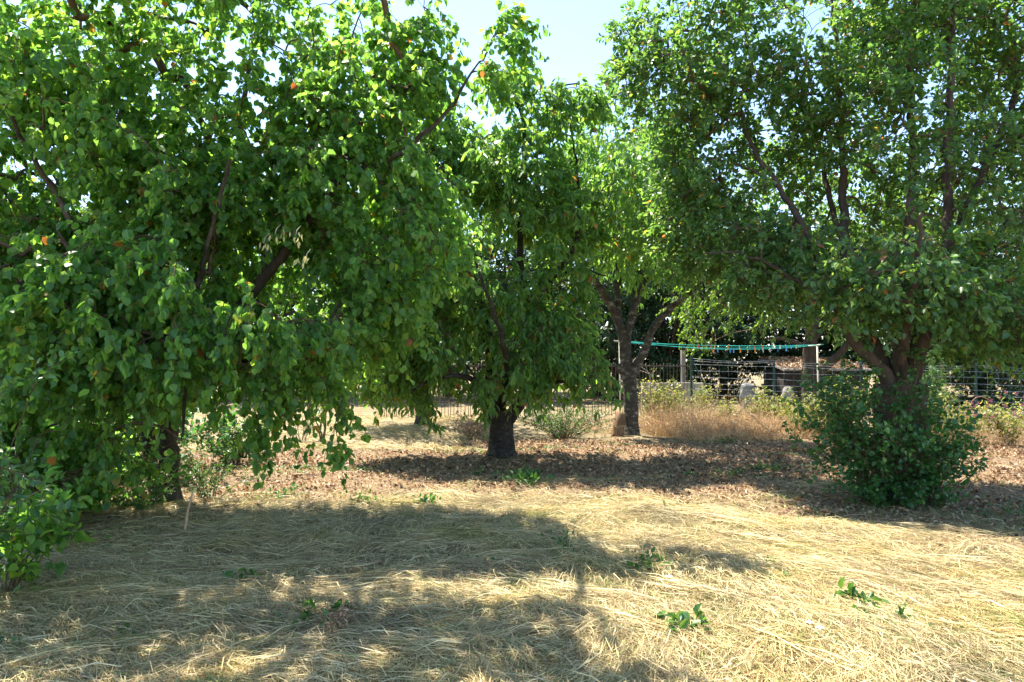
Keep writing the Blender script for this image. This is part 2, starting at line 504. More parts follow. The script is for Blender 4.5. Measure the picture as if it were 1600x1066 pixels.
def hang_leaves(root, tpl, mat, pos, axis_, normal, size, singles=0, fine=None):
    """foliage of one plant: the leaves that show largest are objects, the rest one part"""
    base = np.array(root.location)
    pick = np.zeros(len(pos), bool)
    if singles:
        u, v, f = project(pos)
        show = size / np.maximum(f, 0.5) * ((u > -5) & (u < 1605) & (v > -5) & (v < 1071) & (f > 1))
        pick[np.argsort(-show)[:singles]] = True
        pick &= show > 0
        variants = []
        for k in range(3):
            TV, TF = fine or tpl
            TV = TV.copy()
            TV[:, 2] *= (0.6, 1.1, 1.7)[k]
            TV[:, 0] *= (0.95, 1.05, 1.0)[k]
            variants.append(mesh_from('leaf', TV, TF, mat))
        s, a, n = frames(axis_, normal)
        for q, i in enumerate(np.nonzero(pick)[0]):
            o = bpy.data.objects.new('leaf', variants[q % 3])
            C.objects.link(o)
            o.parent = root
            z = size[i]
            p = pos[i] - base
            o.matrix_basis = Matrix(((s[i, 0] * z, a[i, 0] * z, n[i, 0] * z, p[0]), (s[i, 1] * z, a[i, 1] * z, n[i, 1] * z, p[1]),
                                     (s[i, 2] * z, a[i, 2] * z, n[i, 2] * z, p[2]), (0, 0, 0, 1)))
    k = ~pick
    V, F = leaf_geometry(tpl, pos[k], axis_[k], normal[k], size[k])
    o = link('foliage', mesh_from('foliage', V - base, F, mat), root)
    o['kind'] = 'stuff'
    return o


# ------------------------------------------------------------------ trees
def resample(pts, rad, step):
    pts = np.asarray(pts, float)
    rad = np.asarray(rad, float)
    # Catmull-Rom through the given joints
    out, ro = [], []
    n = len(pts)
    for i in range(n - 1):
        p0, p1, p2, p3 = pts[max(i - 1, 0)], pts[i], pts[i + 1], pts[min(i + 2, n - 1)]
        m = max(2, int(np.linalg.norm(p2 - p1) / step))
        for t in np.arange(m) / m:
            out.append(0.5 * (2 * p1 + (p2 - p0) * t + (2 * p0 - 5 * p1 + 4 * p2 - p3) * t * t + (3 * p1 - p0 - 3 * p2 + p3) * t ** 3))
            ro.append(rad[i] * (1 - t) + rad[i + 1] * t)
    out.append(pts[-1])
    ro.append(rad[-1])
    return np.array(out), np.array(ro)


def sample_blobs(blobs, n, spacing, gaps=-0.7, core=0.25):
    """cluster centres spread through a union of ellipsoids (centre, radii, weight), denser toward the shell"""
    w = np.array([b[2] * (b[1][0] * b[1][1] * b[1][2]) ** 0.8 for b in blobs])
    w /= w.sum()
    pts = []
    tries = 0
    while len(pts) < n and tries < n * 30:
        tries += 1
        b = blobs[rng.choice(len(blobs), p=w)]
        d = unit(rng.normal(size=3))
        r = (core + (1 - core) * rng.random()) ** 0.6 if rng.random() < 0.85 else rng.random() ** 0.33
        p = np.array(b[0]) + d * r * np.array(b[1]) * rng.uniform(0.94, 1.06)
        if p[2] < 0.25:
            continue
        if gaps and math.sin(p[0] * 2.9 + 1.3 * math.sin(p[2] * 1.7)) + math.sin(p[1] * 2.3 + p[2] * 1.1) + math.sin(p[2] * 3.1 + p[0] * 1.3) < gaps:
            continue
        if pts:
            q = np.array(pts[-400:])
            if ((q - p) ** 2).sum(1).min() < spacing ** 2:
                continue
        pts.append(p)
    return np.array(pts)


def make_tree(name, label, cat, base, limbs, blobs, n_clusters, spacing, tpl, leafmat, bark, size, shoots, per_shoot, shoot_len,
              habit='droop', singles=0, group=None, branch_min=0.005, limb_sides=10, gaps=-0.7, twig='twig', fine=None):
    """limbs: list of [(point, radius), ...]; the first one is the trunk"""
    base = np.asarray(base, float)
    root = thing(name, label, cat, base, group)
    node, nrad, par = [], [], []
    for li, L in enumerate(limbs):
        p, r = resample([q[0] for q in L], [q[1] for q in L], 0.07 if li == 0 else 0.12)
        p = p + rng.normal(0, 0.012, p.shape) * (r[:, None] < 0.12)
        mb = MB()
        rr = r * (1 + 0.05 * rng.normal(size=len(r)))
        if li == 0:   # root flare
            hgt = p[:, 2] - p[0, 2]
            rr = r * (1 + 0.24 * np.exp(-np.maximum(hgt, 0) / 0.09))
            p[0, 2] -= 0.08
        sides = 20 if li == 0 else limb_sides + (4 if r[0] > 0.1 else 0)
        V, F = tubes(p[None], rr[None], sides, 0.05)
        if r[0] > 0.1:   # fluted stem, buttressed at the root
            V = V.reshape(len(p), sides, 3)
            th = np.arange(sides) / sides * 6.283
            h = np.maximum(p[:, 2] - p[0, 2], 0)[:, None]
            f = 1 + .07 * np.sin(3 * th + 2 * h + li)[None] + .05 * np.sin(5 * th - 3 * h)
            if li == 0:
                f = f + .2 * np.exp(-h / .13) * np.maximum(np.sin(4 * th + 1.0), -.3)[None]
            V = (p[:, None] + (V - p[:, None]) * f[..., None]).reshape(-1, 3)
        mb.add(V, F)
        o = mb.build('trunk' if li == 0 else 'limb', bark, root)
        for k in range(len(p)):
            node.append(p[k])
            nrad.append(r[k])
            par.append(-1)
    n_limb = len(node)
    node = list(node)
    targets = sample_blobs(blobs, n_clusters, spacing, gaps)
    lim = np.array(node)
    crown = lim[len(lim) // 6:]
    d0 = np.array([np.sqrt(((lim - t) ** 2).sum(1).min()) for t in targets])
    order = np.argsort(d0 + rng.normal(0, 0.1, len(d0)))
    cap = n_limb + len(targets) * 6
    A = np.zeros((cap, 3))
    A[:n_limb] = lim
    R = np.zeros(cap)
    R[:n_limb] = nrad
    T = np.zeros((cap, 3))
    parent = np.full(cap, -1)
    weight = np.zeros(cap)
    isl = np.zeros(cap, bool)
    isl[:n_limb] = True
    cnt = n_limb
    paths, tips, tipdir = [], [], []
    K = 6
    ts = np.linspace(0, 1, K)[:, None]
    cen = lim.mean(0)
    for ti in order:
        t = targets[ti]
        v = t - A[:cnt]
        d = np.sqrt((v ** 2).sum(1))
        # prefer nodes that lie inward of the target and thick enough to carry it
        out_t = np.linalg.norm(t[:2] - base[:2])
        out_n = np.linalg.norm(A[:cnt, :2] - base[:2], axis=1)
        cost = d + 0.6 * np.maximum(out_n - out_t, 0) + 0.5 * np.maximum(A[:cnt, 2] - t[2] - 0.3, 0) + np.where(isl[:cnt] & (A[:cnt, 2] < base[2] + 0.5), 1.5, 0)
        j = int(np.argmin(cost))
        a = A[j]
        v = t - a
        L = np.linalg.norm(v)
        if L < 0.05:
            continue
        side = np.cross(v, rng.normal(size=3))
        side = side / (np.linalg.norm(side) + 1e-6) * L * 0.12
        c1 = a + v * 0.35 + np.array([0, 0, 0.18 * L]) + side
        c2 = a + v * 0.75 + np.array([0, 0, 0.14 * L]) + side * 0.6
        pts = (1 - ts) ** 3 * a + 3 * (1 - ts) ** 2 * ts * c1 + 3 * (1 - ts) * ts ** 2 * c2 + ts ** 3 * t
        ids = [j]
        for k in range(1, K):
            A[cnt] = pts[k]
            parent[cnt] = ids[-1]
            ids.append(cnt)
            cnt += 1
        paths.append(ids)
        tips.append(t)
        tipdir.append(unit(pts[-1] - pts[-2]))
        q = ids[-1]
        while q >= 0:
            weight[q] += 1
            q = parent[q]
    paths = np.array(paths)
    tips = np.array(tips)
    tipdir = np.array(tipdir)
    rad = np.maximum(branch_min, 0.0042 * np.maximum(weight, 1) ** 0.5)
    PR = rad[paths]
    PR[:, 0] = PR[:, 1]
    first_limb = isl[paths[:, 0]]
    PR[first_limb] = np.minimum(PR[first_limb], R[paths[first_limb, 0]][:, None] * 0.8 + 0.004)
    bv, bf = tubes(A[paths], PR, 4, rough=0.08)
    # leafy shoots around every cluster
    n_s = len(tips) * shoots
    ci = np.repeat(np.arange(len(tips)), shoots)
    outw = unit(tips - cen)[ci]
    rnd = rng.normal(size=(n_s, 3))
    if habit == 'droop':
        d = unit(outw * 0.55 + tipdir[ci] * 0.5 + rnd * 0.55 + np.array([0, 0, -0.15]))
        sag = rng.uniform(0.25, 0.8, n_s)
    elif habit == 'up':
        d = unit(outw * 0.5 + tipdir[ci] * 0.3 + rnd * 0.5 + np.array([0, 0, 0.35]))
        sag = rng.uniform(0.0, 0.3, n_s)
    else:
        d = unit(outw * 0.5 + tipdir[ci] * 0.4 + rnd * 0.7 + np.array([0, 0, 0.1]))
        sag = rng.uniform(0.05, 0.45, n_s)
    L = shoot_len * rng.uniform(0.5, 1.35, n_s)
    K2 = 3
    tt = np.linspace(0, 1, K2)
    sp = tips[ci][:, None, :] + d[:, None, :] * (tt[None, :, None] * L[:, None, None])
    sp[:, :, 2] -= sag[:, None] * L[:, None] * tt[None] ** 2
    sp[:, 1:] += rng.normal(0, 0.008, sp[:, 1:].shape)
    sr = np.linspace(0.0034, 0.0014, K2)[None] * np.ones((n_s, 1))
    sv, sf = tubes(sp, sr, 3)
    V = np.concatenate([bv, sv]) - base
    F = np.concatenate([bf, sf + len(bv)])
    o = link('twigs', mesh_from('twigs', V, F, M[twig]), root)
    o['kind'] = 'stuff'
    # leaves along the shoots
    li = np.repeat(np.arange(n_s), per_shoot)
    u = rng.uniform(0.08, 1.0, len(li))
    u = np.maximum(u, rng.uniform(0, 1, len(li)))
    pos = tips[ci][li] + d[li] * (u * L[li])[:, None]
    pos[:, 2] -= sag[li] * L[li] * u ** 2
    sd = d[li].copy()
    sd[:, 2] -= 2 * sag[li] * u
    sd = unit(sd)
    q = rng.normal(size=(len(li), 3))
    radial = unit(q - (q * sd).sum(1, keepdims=True) * sd)
    if habit == 'droop':
        ax = unit(sd * 0.35 + radial * 0.55 + np.array([0, 0, -0.65]) + rng.normal(0, 0.3, q.shape))
        nm = radial * 0.5 + np.array([0, 0, 0.7]) + rng.normal(0, 0.7, q.shape) + outw[li] * 0.15
    else:
        ax = unit(sd * 0.6 + radial * 0.75 + np.array([0, 0, -0.22]) + rng.normal(0, 0.15, q.shape))
        nm = np.array([0, 0, 0.9]) + rng.normal(0, 0.5, q.shape) + outw[li] * 0.25
    sz = size * (0.36 + 0.92 * np.sqrt(rng.random(len(li))))
    pos = pos + ax * 0.18 * size
    hang_leaves(root, tpl, leafmat, pos, ax, nm, sz, singles, fine)
    return root


def LP(*pts):
    """limb from (px, py, depth, radius) rows"""
    return [(P(a, b, d), r) for a, b, d, r in pts]


def E(px, py, d, hw, hh, depth, weight=1.0):
    """ellipsoid whose half-width and half-height are given in pixels at depth d"""
    c = P(px, py, d)
    return (c, (hw * d / FPX, depth, hh * d / FPX), weight)


def on_ground(px, py, d):
    p = P(px, py, d)
    p[2] = float(H(p[0], p[1]))
    return p


# --- broad leaved fruit tree that fills the left of the picture
b = on_ground(262, 785, 7.8)
limbs = [
    [(b, .135), (P(264, 730, 7.8), .105), (P(268, 650, 7.8), .095), (P(276, 585, 7.7), .09)],
    [(b + np.array([-.18, .12, 0]), .10), (P(234, 710, 7.9), .075), (P(222, 620, 7.9), .07), (P(185, 510, 8.0), .055), (P(120, 380, 8.2), .04), (P(60, 200, 8.4), .022), (P(20, 60, 8.5), .01)],
    LP((272, 605, 7.7, .08), (360, 500, 7.4, .065), (450, 385, 7.1, .052), (530, 285, 6.9, .042), (600, 255, 6.9, .032), (660, 212, 6.9, .024), (720, 145, 6.9, .015), (748, 98, 6.9, .008)),
    LP((274, 600, 7.7, .08), (300, 450, 7.8, .06), (330, 300, 7.9, .042), (380, 150, 8.0, .028), (405, 0, 8.2, .016), (410, -100, 8.3, .008)),
    LP((262, 615, 7.7, .07), (200, 490, 7.0, .05), (130, 380, 6.6, .036), (60, 260, 6.3, .022), (0, 150, 6.0, .012)),
    LP((272, 645, 7.7, .05), (380, 570, 7.2, .036), (470, 545, 6.9, .024), (545, 520, 6.8, .012)),
    LP((265, 625, 7.7, .05), (300, 480, 6.9, .03), (325, 380, 6.5, .02), (360, 250, 6.1, .015)),
    LP((270, 600, 7.7, .06), (330, 470, 8.4, .045), (420, 340, 8.8, .034), (500, 180, 9.0, .02), (540, 60, 9.1, .01)),
    LP((530, 285, 6.9, .028), (600, 200, 7.1, .02), (645, 120, 7.1, .015), (668, 40, 7.1, .01), (674, -20, 7.1, .005)),
    LP((310, 480, 6.5, .022), (295, 560, 6.2, .018), (288, 640, 6.1, .014), (283, 690, 6.1, .008)),
]
blobs = [
    (np.array([-3.5, 5.6, 5.7]), (2.4, 1.2, .4), 2.2), E(200, 190, 7.3, 420, 250, .9, 1.0), E(370, 120, 7.5, 110, 100, .7, 1.4), E(200, 380, 7.0, 330, 190, 1.1, 1.2), E(230, 470, 6.2, 330, 120, .8, 1.7), E(130, 570, 6.4, 200, 70, .7, 1.5),
    E(560, 330, 7.2, 165, 210, 1.0, 1.1), E(575, 165, 7.3, 130, 110, .9, 1.0), E(50, 300, 6.4, 220, 260, .9, 1.1), E(450, 455, 6.9, 140, 100, .9, 1.4), E(420, 525, 7.2, 170, 50, .8, 1.1),
    E(250, -20, 7.8, 380, 160, .9, .6), E(640, 110, 7.1, 60, 70, .5, 1.0), E(665, 40, 7.1, 22, 50, .25, 2.0), E(785, 55, 6.9, 28, 32, .25, 2.5), E(755, 95, 6.9, 25, 30, .3, 2),
    E(408, 655, 6.7, 22, 28, .12, 2.5), E(525, 655, 6.6, 18, 24, .12, 2.5), E(470, 590, 6.8, 80, 18, .3, 1.0), E(225, 665, 6.2, 55, 40, .3, 1.6), E(90, 650, 6.6, 140, 70, .7, 1.6), E(50, 745, 6.1, 90, 50, .5, 1.3), E(350, 570, 7.0, 60, 35, .4, 1.0),
]
make_tree('fruit_tree', 'big broad leaved fruit tree whose heart shaped leaves sweep low across its dark trunk', 'tree', b, limbs, blobs, 1720, 0.16,
          tpl_oval(0.82, .2, .12), M['fruit_leaf'], M['bark'], 0.071, 6, 11, 0.31, 'droop', singles=300, gaps=-0.8, fine=tpl_heart())

# --- cherry tree with the thick flared trunk in the middle
b = on_ground(783, 712, 11.4)
limbs = [
    [(b, .225), (P(783, 690, 11.4), .20), (P(783, 665, 11.4), .185), (P(784, 640, 11.4), .165)],
    LP((777, 662, 11.4, .12), (764, 620, 11.3, .125), (768, 575, 11.3, .10), (758, 500, 11.3, .08), (735, 420, 11.2, .06), (700, 330, 11.1, .04), (660, 260, 11.0, .02)),
    LP((789, 662, 11.4, .12), (812, 632, 11.5, .105), (827, 600, 11.5, .09), (834, 555, 11.5, .085), (832, 510, 11.5, .08), (846, 466, 11.5, .075), (866, 430, 11.5, .06), (893, 396, 11.5, .045), (905, 330, 11.5, .032), (900, 250, 11.5, .02), (890, 190, 11.5, .01)),
    LP((833, 512, 11.5, .07), (816, 440, 11.5, .06), (812, 370, 11.5, .05), (816, 290, 11.5, .042), (820, 215, 11.5, .035), (811, 165, 11.5, .03), (790, 132, 11.5, .018), (774, 105, 11.5, .008)),
    LP((811, 168, 11.5, .026), (838, 146, 11.5, .02), (875, 132, 11.5, .015), (915, 133, 11.5, .01), (955, 150, 11.5, .005)),
    LP((784, 645, 11.4, .06), (740, 595, 10.8, .045), (690, 588, 10.4, .03), (640, 612, 10.2, .012)),
    LP((827, 605, 11.5, .05), (870, 598, 10.9, .035), (920, 590, 10.7, .012)),
    LP((784, 640, 11.4, .06), (790, 560, 10.4, .045), (770, 480, 9.9, .03), (740, 400, 9.7, .012)),
    LP((760, 500, 11.3, .05), (690, 440, 11.6, .04), (620, 400, 11.7, .025), (575, 380, 11.7, .01)),
    LP((866, 432, 11.5, .03), (912, 420, 11.3, .022), (945, 432, 11.2, .01)),
]
blobs = [
    E(755, 400, 11.3, 170, 190, .95), E(605, 440, 11.2, 90, 140, .9, 1.7), E(600, 545, 11.0, 50, 40, .6, 1.3), E(655, 540, 10.9, 110, 55, .9, 1.3), E(855, 535, 10.9, 75, 60, .8, 1.2), E(790, 245, 11.4, 135, 90, 1.0), E(690, 215, 11.3, 60, 75, .7, 1.3),
    E(630, 330, 11.4, 90, 120, 1.2), E(760, 565, 10.3, 70, 50, .5, 1.2), E(890, 158, 11.4, 65, 24, .35, 5.0), E(795, 135, 11.4, 35, 35, .4, 2.0), E(668, 615, 10.5, 20, 18, .2, 2.5), E(930, 590, 10.7, 18, 32, .2, 2.5),
    E(900, 300, 11.5, 50, 100, .9),
]
make_tree('cherry_tree', 'cherry tree with drooping narrow leaves and thick flared trunk in the middle of the orchard', 'tree', b, limbs, blobs, 780, 0.2,
          tpl_oval(.38, .2, .07), M['cherry_leaf'], M['bark_dark'], 0.12, 5, 10, 0.36, 'droop', singles=300, gaps=-0.45, fine=tpl_lance())

# --- slender cherry by the clothesline
b = on_ground(985, 681, 14.2)
limbs = [
    [(b, .165), (P(985, 655, 14.2), .150), (P(984, 610, 14.2), .140), (P(982, 572, 14.2), .150)],
    LP((980, 582, 14.2, .12), (973, 528, 14.2, .105), (960, 488, 14.2, .085), (933, 442, 14.1, .07), (910, 412, 14.0, .055), (895, 350, 14, .035), (890, 270, 14, .015)),
    LP((973, 535, 14.2, .075), (967, 490, 14.3, .07), (966, 422, 14.3, .055), (975, 368, 14.3, .045), (985, 280, 14.3, .03), (990, 190, 14.3, .012)),
    LP((981, 575, 14.2, .09), (981, 522, 14.2, .08), (996, 462, 14.2, .068), (1014, 430, 14.1, .055), (1030, 400, 14.1, .045), (1040, 330, 14.1, .03), (1045, 250, 14.1, .012)),
    LP((989, 588, 14.2, .10), (1006, 548, 14.1, .085), (1026, 505, 14.0, .07), (1060, 472, 13.8, .055), (1088, 450, 13.6, .04), (1112, 418, 13.5, .022)),
    LP((978, 580, 14.2, .085), (968, 576, 14.15, .075), (965, 570, 14.15, .068)),
]
blobs = [E(985, 270, 14.2, 95, 115, 1.7), E(1045, 370, 14.0, 55, 60, 1.1), E(915, 310, 14.2, 55, 85, 1.1), E(1000, 400, 14.3, 60, 40, .8, .7), E(1090, 400, 13.6, 30, 35, .6), (np.array([2.2, 12.0, 4.3]), (1.3, 1.2, .9), 1.0)]
make_tree('cherry_tree', 'slender cherry tree with straight banded trunk and bare vase shaped limbs by the clothesline post', 'tree', b, limbs, blobs, 400, 0.24,
          tpl_lance(0.42), M['cherry_leaf'], M['bark_lichen'], 0.125, 5, 8, 0.36, 'droop', singles=120)

# --- plum tree on the right
b = on_ground(1405, 770, 8.1)
limbs = [
    [(b, .32), (P(1406, 700, 8.1), .29), (P(1406, 640, 8.1), .28), (P(1405, 600, 8.1), .27)],
    LP((1396, 612, 8.05, .12), (1372, 572, 8.0, .095), (1339, 537, 8.0, .085), (1312, 490, 8.1, .075), (1296, 455, 8.2, .068), (1276, 400, 8.4, .06), (1250, 345, 8.6, .05), (1219, 293, 8.8, .044), (1183, 247, 9.0, .038), (1163, 190, 9.1, .03), (1146, 127, 9.2, .02), (1120, 60, 9.3, .01)),
    LP((1395, 620, 8.15, .13), (1378, 570, 8.3, .115), (1358, 520, 8.5, .10), (1336, 450, 8.7, .085), (1322, 398, 8.8, .075), (1317, 300, 9.0, .062), (1316, 240, 9.0, .052), (1310, 120, 9.2, .035), (1300, 0, 9.3, .02)),
    LP((1406, 615, 8.05, .12), (1407, 560, 8.05, .10), (1413, 512, 8.05, .088), (1418, 450, 8.1, .08), (1419, 388, 8.2, .07), (1425, 300, 8.3, .06), (1426, 210, 8.4, .05), (1420, 100, 8.5, .035), (1415, -20, 8.6, .02)),
    LP((1420, 615, 8.1, .15), (1430, 560, 8.1, .14), (1441, 520, 8.1, .125), (1455, 470, 8.1, .10), (1472, 420, 8.2, .085), (1479, 375, 8.2, .075), (1480, 300, 8.3, .07), (1484, 190, 8.4, .06), (1487, 60, 8.5, .045), (1490, -60, 8.6, .03)),
    LP((1448, 500, 8.1, .06), (1470, 484, 8.0, .045), (1500, 478, 7.9, .035), (1535, 488, 7.8, .022), (1570, 500, 7.7, .01)),
    LP((1458, 462, 8.1, .07), (1500, 432, 8.2, .055), (1540, 390, 8.3, .045), (1580, 340, 8.4, .035), (1640, 290, 8.6, .02)),
    LP((1480, 385, 8.2, .06), (1540, 260, 8.6, .05), (1590, 140, 8.9, .045), (1580, 60, 9.0, .035), (1566, -30, 9.1, .02)),
    LP((1410, 600, 8.1, .08), (1415, 520, 7.6, .06), (1430, 430, 7.2, .04), (1440, 330, 6.9, .02)),
    LP((1322, 398, 8.8, .05), (1296, 310, 9.3, .045), (1284, 240, 9.5, .04), (1270, 205, 9.6, .034), (1230, 120, 9.8, .02)),
    LP((1312, 490, 8.1, .04), (1250, 440, 8.2, .03), (1170, 400, 8.3, .02), (1100, 395, 8.4, .01)),
    LP((1219, 293, 8.8, .03), (1150, 255, 9.0, .022), (1090, 250, 9.1, .012)),
]
limbs = [L if k == 0 else [(p, r * .8) for p, r in L] for k, L in enumerate(limbs)]
blobs = [
    E(1400, 220, 8.9, 220, 250, 1.4), E(1190, 250, 9.2, 150, 190, 1.1), E(1075, 110, 9.3, 115, 115, 1.1, 1.1), E(1560, 330, 8.4, 130, 190, 1.1), E(1200, 410, 9.0, 130, 75, 1.1, 1.2),
    E(1390, 430, 7.6, 110, 70, .8, 1.1), E(1555, 500, 8.0, 90, 50, .8, 1.6), E(1460, 455, 7.6, 80, 50, .6, 1.3), E(1320, -30, 9.1, 330, 150, 1.3, .8), E(1300, 480, 8.1, 60, 35, .5, 1.2), E(1570, 60, 9, 110, 170, 1.1), E(1085, 330, 9.8, 75, 110, .9, 1.1), E(995, 60, 9.2, 35, 45, .4, 1.5), E(965, 140, 9.2, 22, 22, .25, 1.2),
]
make_tree('plum_tree', 'tall many stemmed plum tree with small pointed leaves rising out of a leafy thicket', 'tree', b, limbs, blobs, 1450, 0.18,
          tpl_oval(), M['plum_leaf'], M['bark_plum'], 0.076, 6, 9, 0.32, 'spread', singles=300)


# ------------------------------------------------------------------ shrubs and weeds
def make_shrub(name, label, cat, base, radius, height, stems, tpl, mat, size, per_stem, stem_mat='twig', spread=1.0, singles=0, group=None, side=3,
               squash=1.0, stem_r=0.006, arch=0.25, leaf_from=0.15, nm_up=0.8, cols=None):
    base = np.asarray(base, float)
    root = thing(name, label, cat, base, group)
    a = rng.uniform(0, 2 * math.pi, stems)
    lean = np.sqrt(rng.random(stems)) * spread
    Ls = height * rng.uniform(0.55, 1.1, stems)
    K = 6
    t = np.linspace(0, 1, K)
    st = np.stack([np.cos(a) * radius * 0.18 * rng.random(stems), np.sin(a) * radius * 0.18 * rng.random(stems) * squash, np.zeros(stems) - 0.02], 1)
    dx = np.cos(a) * lean * radius
    dy = np.sin(a) * lean * radius * squash
    pts = st[:, None, :] + np.stack([dx[:, None] * t[None] ** 1.3, dy[:, None] * t[None] ** 1.3, (Ls * np.sqrt(np.maximum(1 - 0.55 * lean ** 2, 0.15)))[:, None] * (t[None] * (1 + arch) - arch * t[None] ** 2 * 1.0)], -1)
    pts[:, 1:] += rng.normal(0, 0.02 * height, pts[:, 1:].shape)
    rad = stem_r * np.linspace(1, 0.35, K)[None] * rng.uniform(0.7, 1.2, (stems, 1))
    allp, allr = [pts], [rad]
    # side shoots
    if side:
        si = np.repeat(np.arange(stems), side)
        u = rng.uniform(0.3, 0.95, len(si))
        k0 = np.clip((u * (K - 1)).astype(int), 0, K - 2)
        s0 = pts[si, k0] + (pts[si, k0 + 1] - pts[si, k0]) * (u * (K - 1) - k0)[:, None]
        dirs = unit(rng.normal(size=(len(si), 3)) + unit(pts[si, -1] - pts[si, 0]) * 0.7 + np.array([0, 0, .3]))
        sl = height * 0.28 * rng.uniform(0.5, 1.2, len(si))
        sp = s0[:, None, :] + dirs[:, None, :] * (t[None, :, None] * sl[:, None, None])
        sp[:, :, 2] -= 0.2 * sl[:, None] * t[None] ** 2
        sr = stem_r * 0.5 * np.linspace(1, 0.4, K)[None] * np.ones((len(si), 1))
        allp.append(sp)
        allr.append(sr)
    AP = np.concatenate(allp)
    AP[:, :, 2] = np.where(AP[:, :, 2] < -0.03, -0.03, AP[:, :, 2])
    V, F = tubes(AP, np.concatenate(allr), 3)
    o = link('stems', mesh_from('stems', V, F, M[stem_mat]), root)
    o['kind'] = 'stuff'
    if per_stem:
        n = len(AP)
        per = np.where(np.arange(n) < stems, per_stem, max(2, per_stem // 2))
        li = np.repeat(np.arange(n), per)
        u = rng.uniform(leaf_from, 1.0, len(li))
        k0 = np.clip((u * (K - 1)).astype(int), 0, K - 2)
        pos = AP[li, k0] + (AP[li, k0 + 1] - AP[li, k0]) * (u * (K - 1) - k0)[:, None]
        sd = unit(AP[li, k0 + 1] - AP[li, k0])
        q = rng.normal(size=pos.shape)
        radial = unit(q - (q * sd).sum(1, keepdims=True) * sd)
        ax = unit(sd * 0.45 + radial * 0.85 + np.array([0, 0, -.1]))
        nm = np.array([0, 0, nm_up]) + rng.normal(0, .5, pos.shape)
        sz = size * rng.uniform(0.55, 1.2, len(li))
        pos = pos + ax * 0.2 * size + base
        keep = pos[:, 2] > base[2] + 0.01
        hang_leaves(root, tpl, mat, pos[keep], ax[keep], nm[keep], sz[keep], singles)
    return root


# dense suckers around the foot of the plum tree
b = on_ground(1372, 768, 7.95)
make_shrub('shrub', 'dark thicket of round leaved suckers packed around the foot of the plum tree', 'shrub', b, 1.05, 1.75, 84, tpl_oval(0.75), M['sucker_leaf'], 0.06, 24, 'twig', 1.0, 300, side=4, squash=0.75, leaf_from=0.12)
b = on_ground(1455, 772, 7.8)
make_shrub('shrub', 'lower dark sucker clump hugging the right side of the plum trunk base', 'shrub', b, .6, 1.15, 44, tpl_oval(0.72), M['sucker_leaf'], 0.06, 22, 'twig', 1.0, 0, side=3, squash=.8, leaf_from=.05)
b = on_ground(1390, 772, 7.75)
make_shrub('shrub', 'knee high green fringe of suckers in front of the plum trunk', 'shrub', b, .8, .4, 44, tpl_oval(0.7), M['sucker_leaf'], 0.055, 18, 'twig', 1.0, 0, side=2, squash=.5, leaf_from=.05)
# glossy shoots at the left edge
b = on_ground(-70, 985, 4.0)
make_shrub('shrub', 'glossy bluish green shrub reaching in from the left edge of the picture', 'shrub', b, 0.5, 1.85, 26, tpl_oval(0.55), M['glossy_leaf'], 0.062, 26, 'twig', 0.9, 250, side=3, leaf_from=0.2)
b = on_ground(5, 905, 4.6)
make_shrub('shrub', 'broad leaved dark green bush under the fruit tree at the left edge', 'shrub', b, 0.5, .9, 20, tpl_heart(), M['fruit_leaf'], 0.075, 14, 'twig', 1.0, 150, side=3, leaf_from=0.15)
# light suckers right of the left trunk
b = on_ground(325, 775, 7.9)
make_shrub('shrub', 'light green loose suckers growing right beside the trunk of the big fruit tree', 'shrub', b, 0.6, .8, 26, tpl_oval(0.6), M['weed_leaf'], 0.036, 12, 'green_stem', 1.0, 0, side=3)
b = on_ground(215, 805, 7.3)
make_shrub('shrub', 'low mixed green undergrowth in front of the big fruit tree trunk', 'shrub', b, 0.6, 0.42, 34, tpl_oval(0.5), M['weed_leaf'], 0.045, 12, 'green_stem', 1.0, 0, side=2)
b = on_ground(90, 800, 6.9)
make_shrub('shrub', 'dark leafy undergrowth left of the big fruit tree trunk', 'shrub', b, 1.15, 1.1, 80, tpl_heart(), M['fruit_leaf'], 0.075, 14, 'twig', 1.0, 0, side=3)

b = on_ground(175, 715, 9.4)
make_shrub('shrub', 'shaded dark bush behind and left of the big fruit tree trunk', 'shrub', b, 1.7, 1.55, 110, tpl_oval(0.62), M['sucker_leaf'], 0.085, 20, 'twig', 1.0, 0, side=3)
b = on_ground(360, 690, 10.4)
make_shrub('shrub', 'small shaded bush behind the right side of the big fruit tree trunk', 'shrub', b, .6, .8, 34, tpl_oval(0.62), M['weed_leaf'], 0.07, 14, 'twig', 1.0, 0, side=3)
# pruned sapling standing in the sunny gap
sap = [(503, 630, 13.0, 'small pale stemmed sapling with a thin straight stem in the sunny gap', 1.05), (478, 625, 12.6, 'low bare pruned bush with crossing branches in the sunny gap', 0.7)]
b = on_ground(503, 672, 13.0)
make_shrub('sapling', sap[0][3], 'sapling', b, 0.35, 1.5, 5, tpl_heart(), M['far_leaf'], 0.085, 9, 'green_stem', 0.8, 0, side=3, stem_r=0.02, leaf_from=0.55)
b = on_ground(472, 668, 12.8)
make_shrub('shrub', sap[1][3], 'shrub', b, 0.55, 0.8, 12, tpl_oval(0.5), M['weed_leaf'], 0.04, 0, 'dead_twig', 1.0, 0, side=4, stem_r=0.012)

# brush and brambles behind the middle cherry
b = on_ground(880, 668, 13.6)
make_shrub('bramble', 'grey green tangle of brambles heaped between the two cherry trees', 'bramble', b, 1.25, 0.72, 100, tpl_oval(0.6), M['weed_leaf'], 0.045, 7, 'twig', 1.0, 0, side=4, arch=0.5, stem_r=0.008)
b = on_ground(740, 660, 13.8)
make_shrub('brush_heap', 'low heap of dry brushwood behind the left side of the thick cherry trunk', 'brush heap', b, 0.65, 0.5, 70, tpl_oval(0.6), M['fallen'], 0.05, 3, 'dead_twig', 1.0, 0, side=3, arch=0.5, stem_r=0.008)
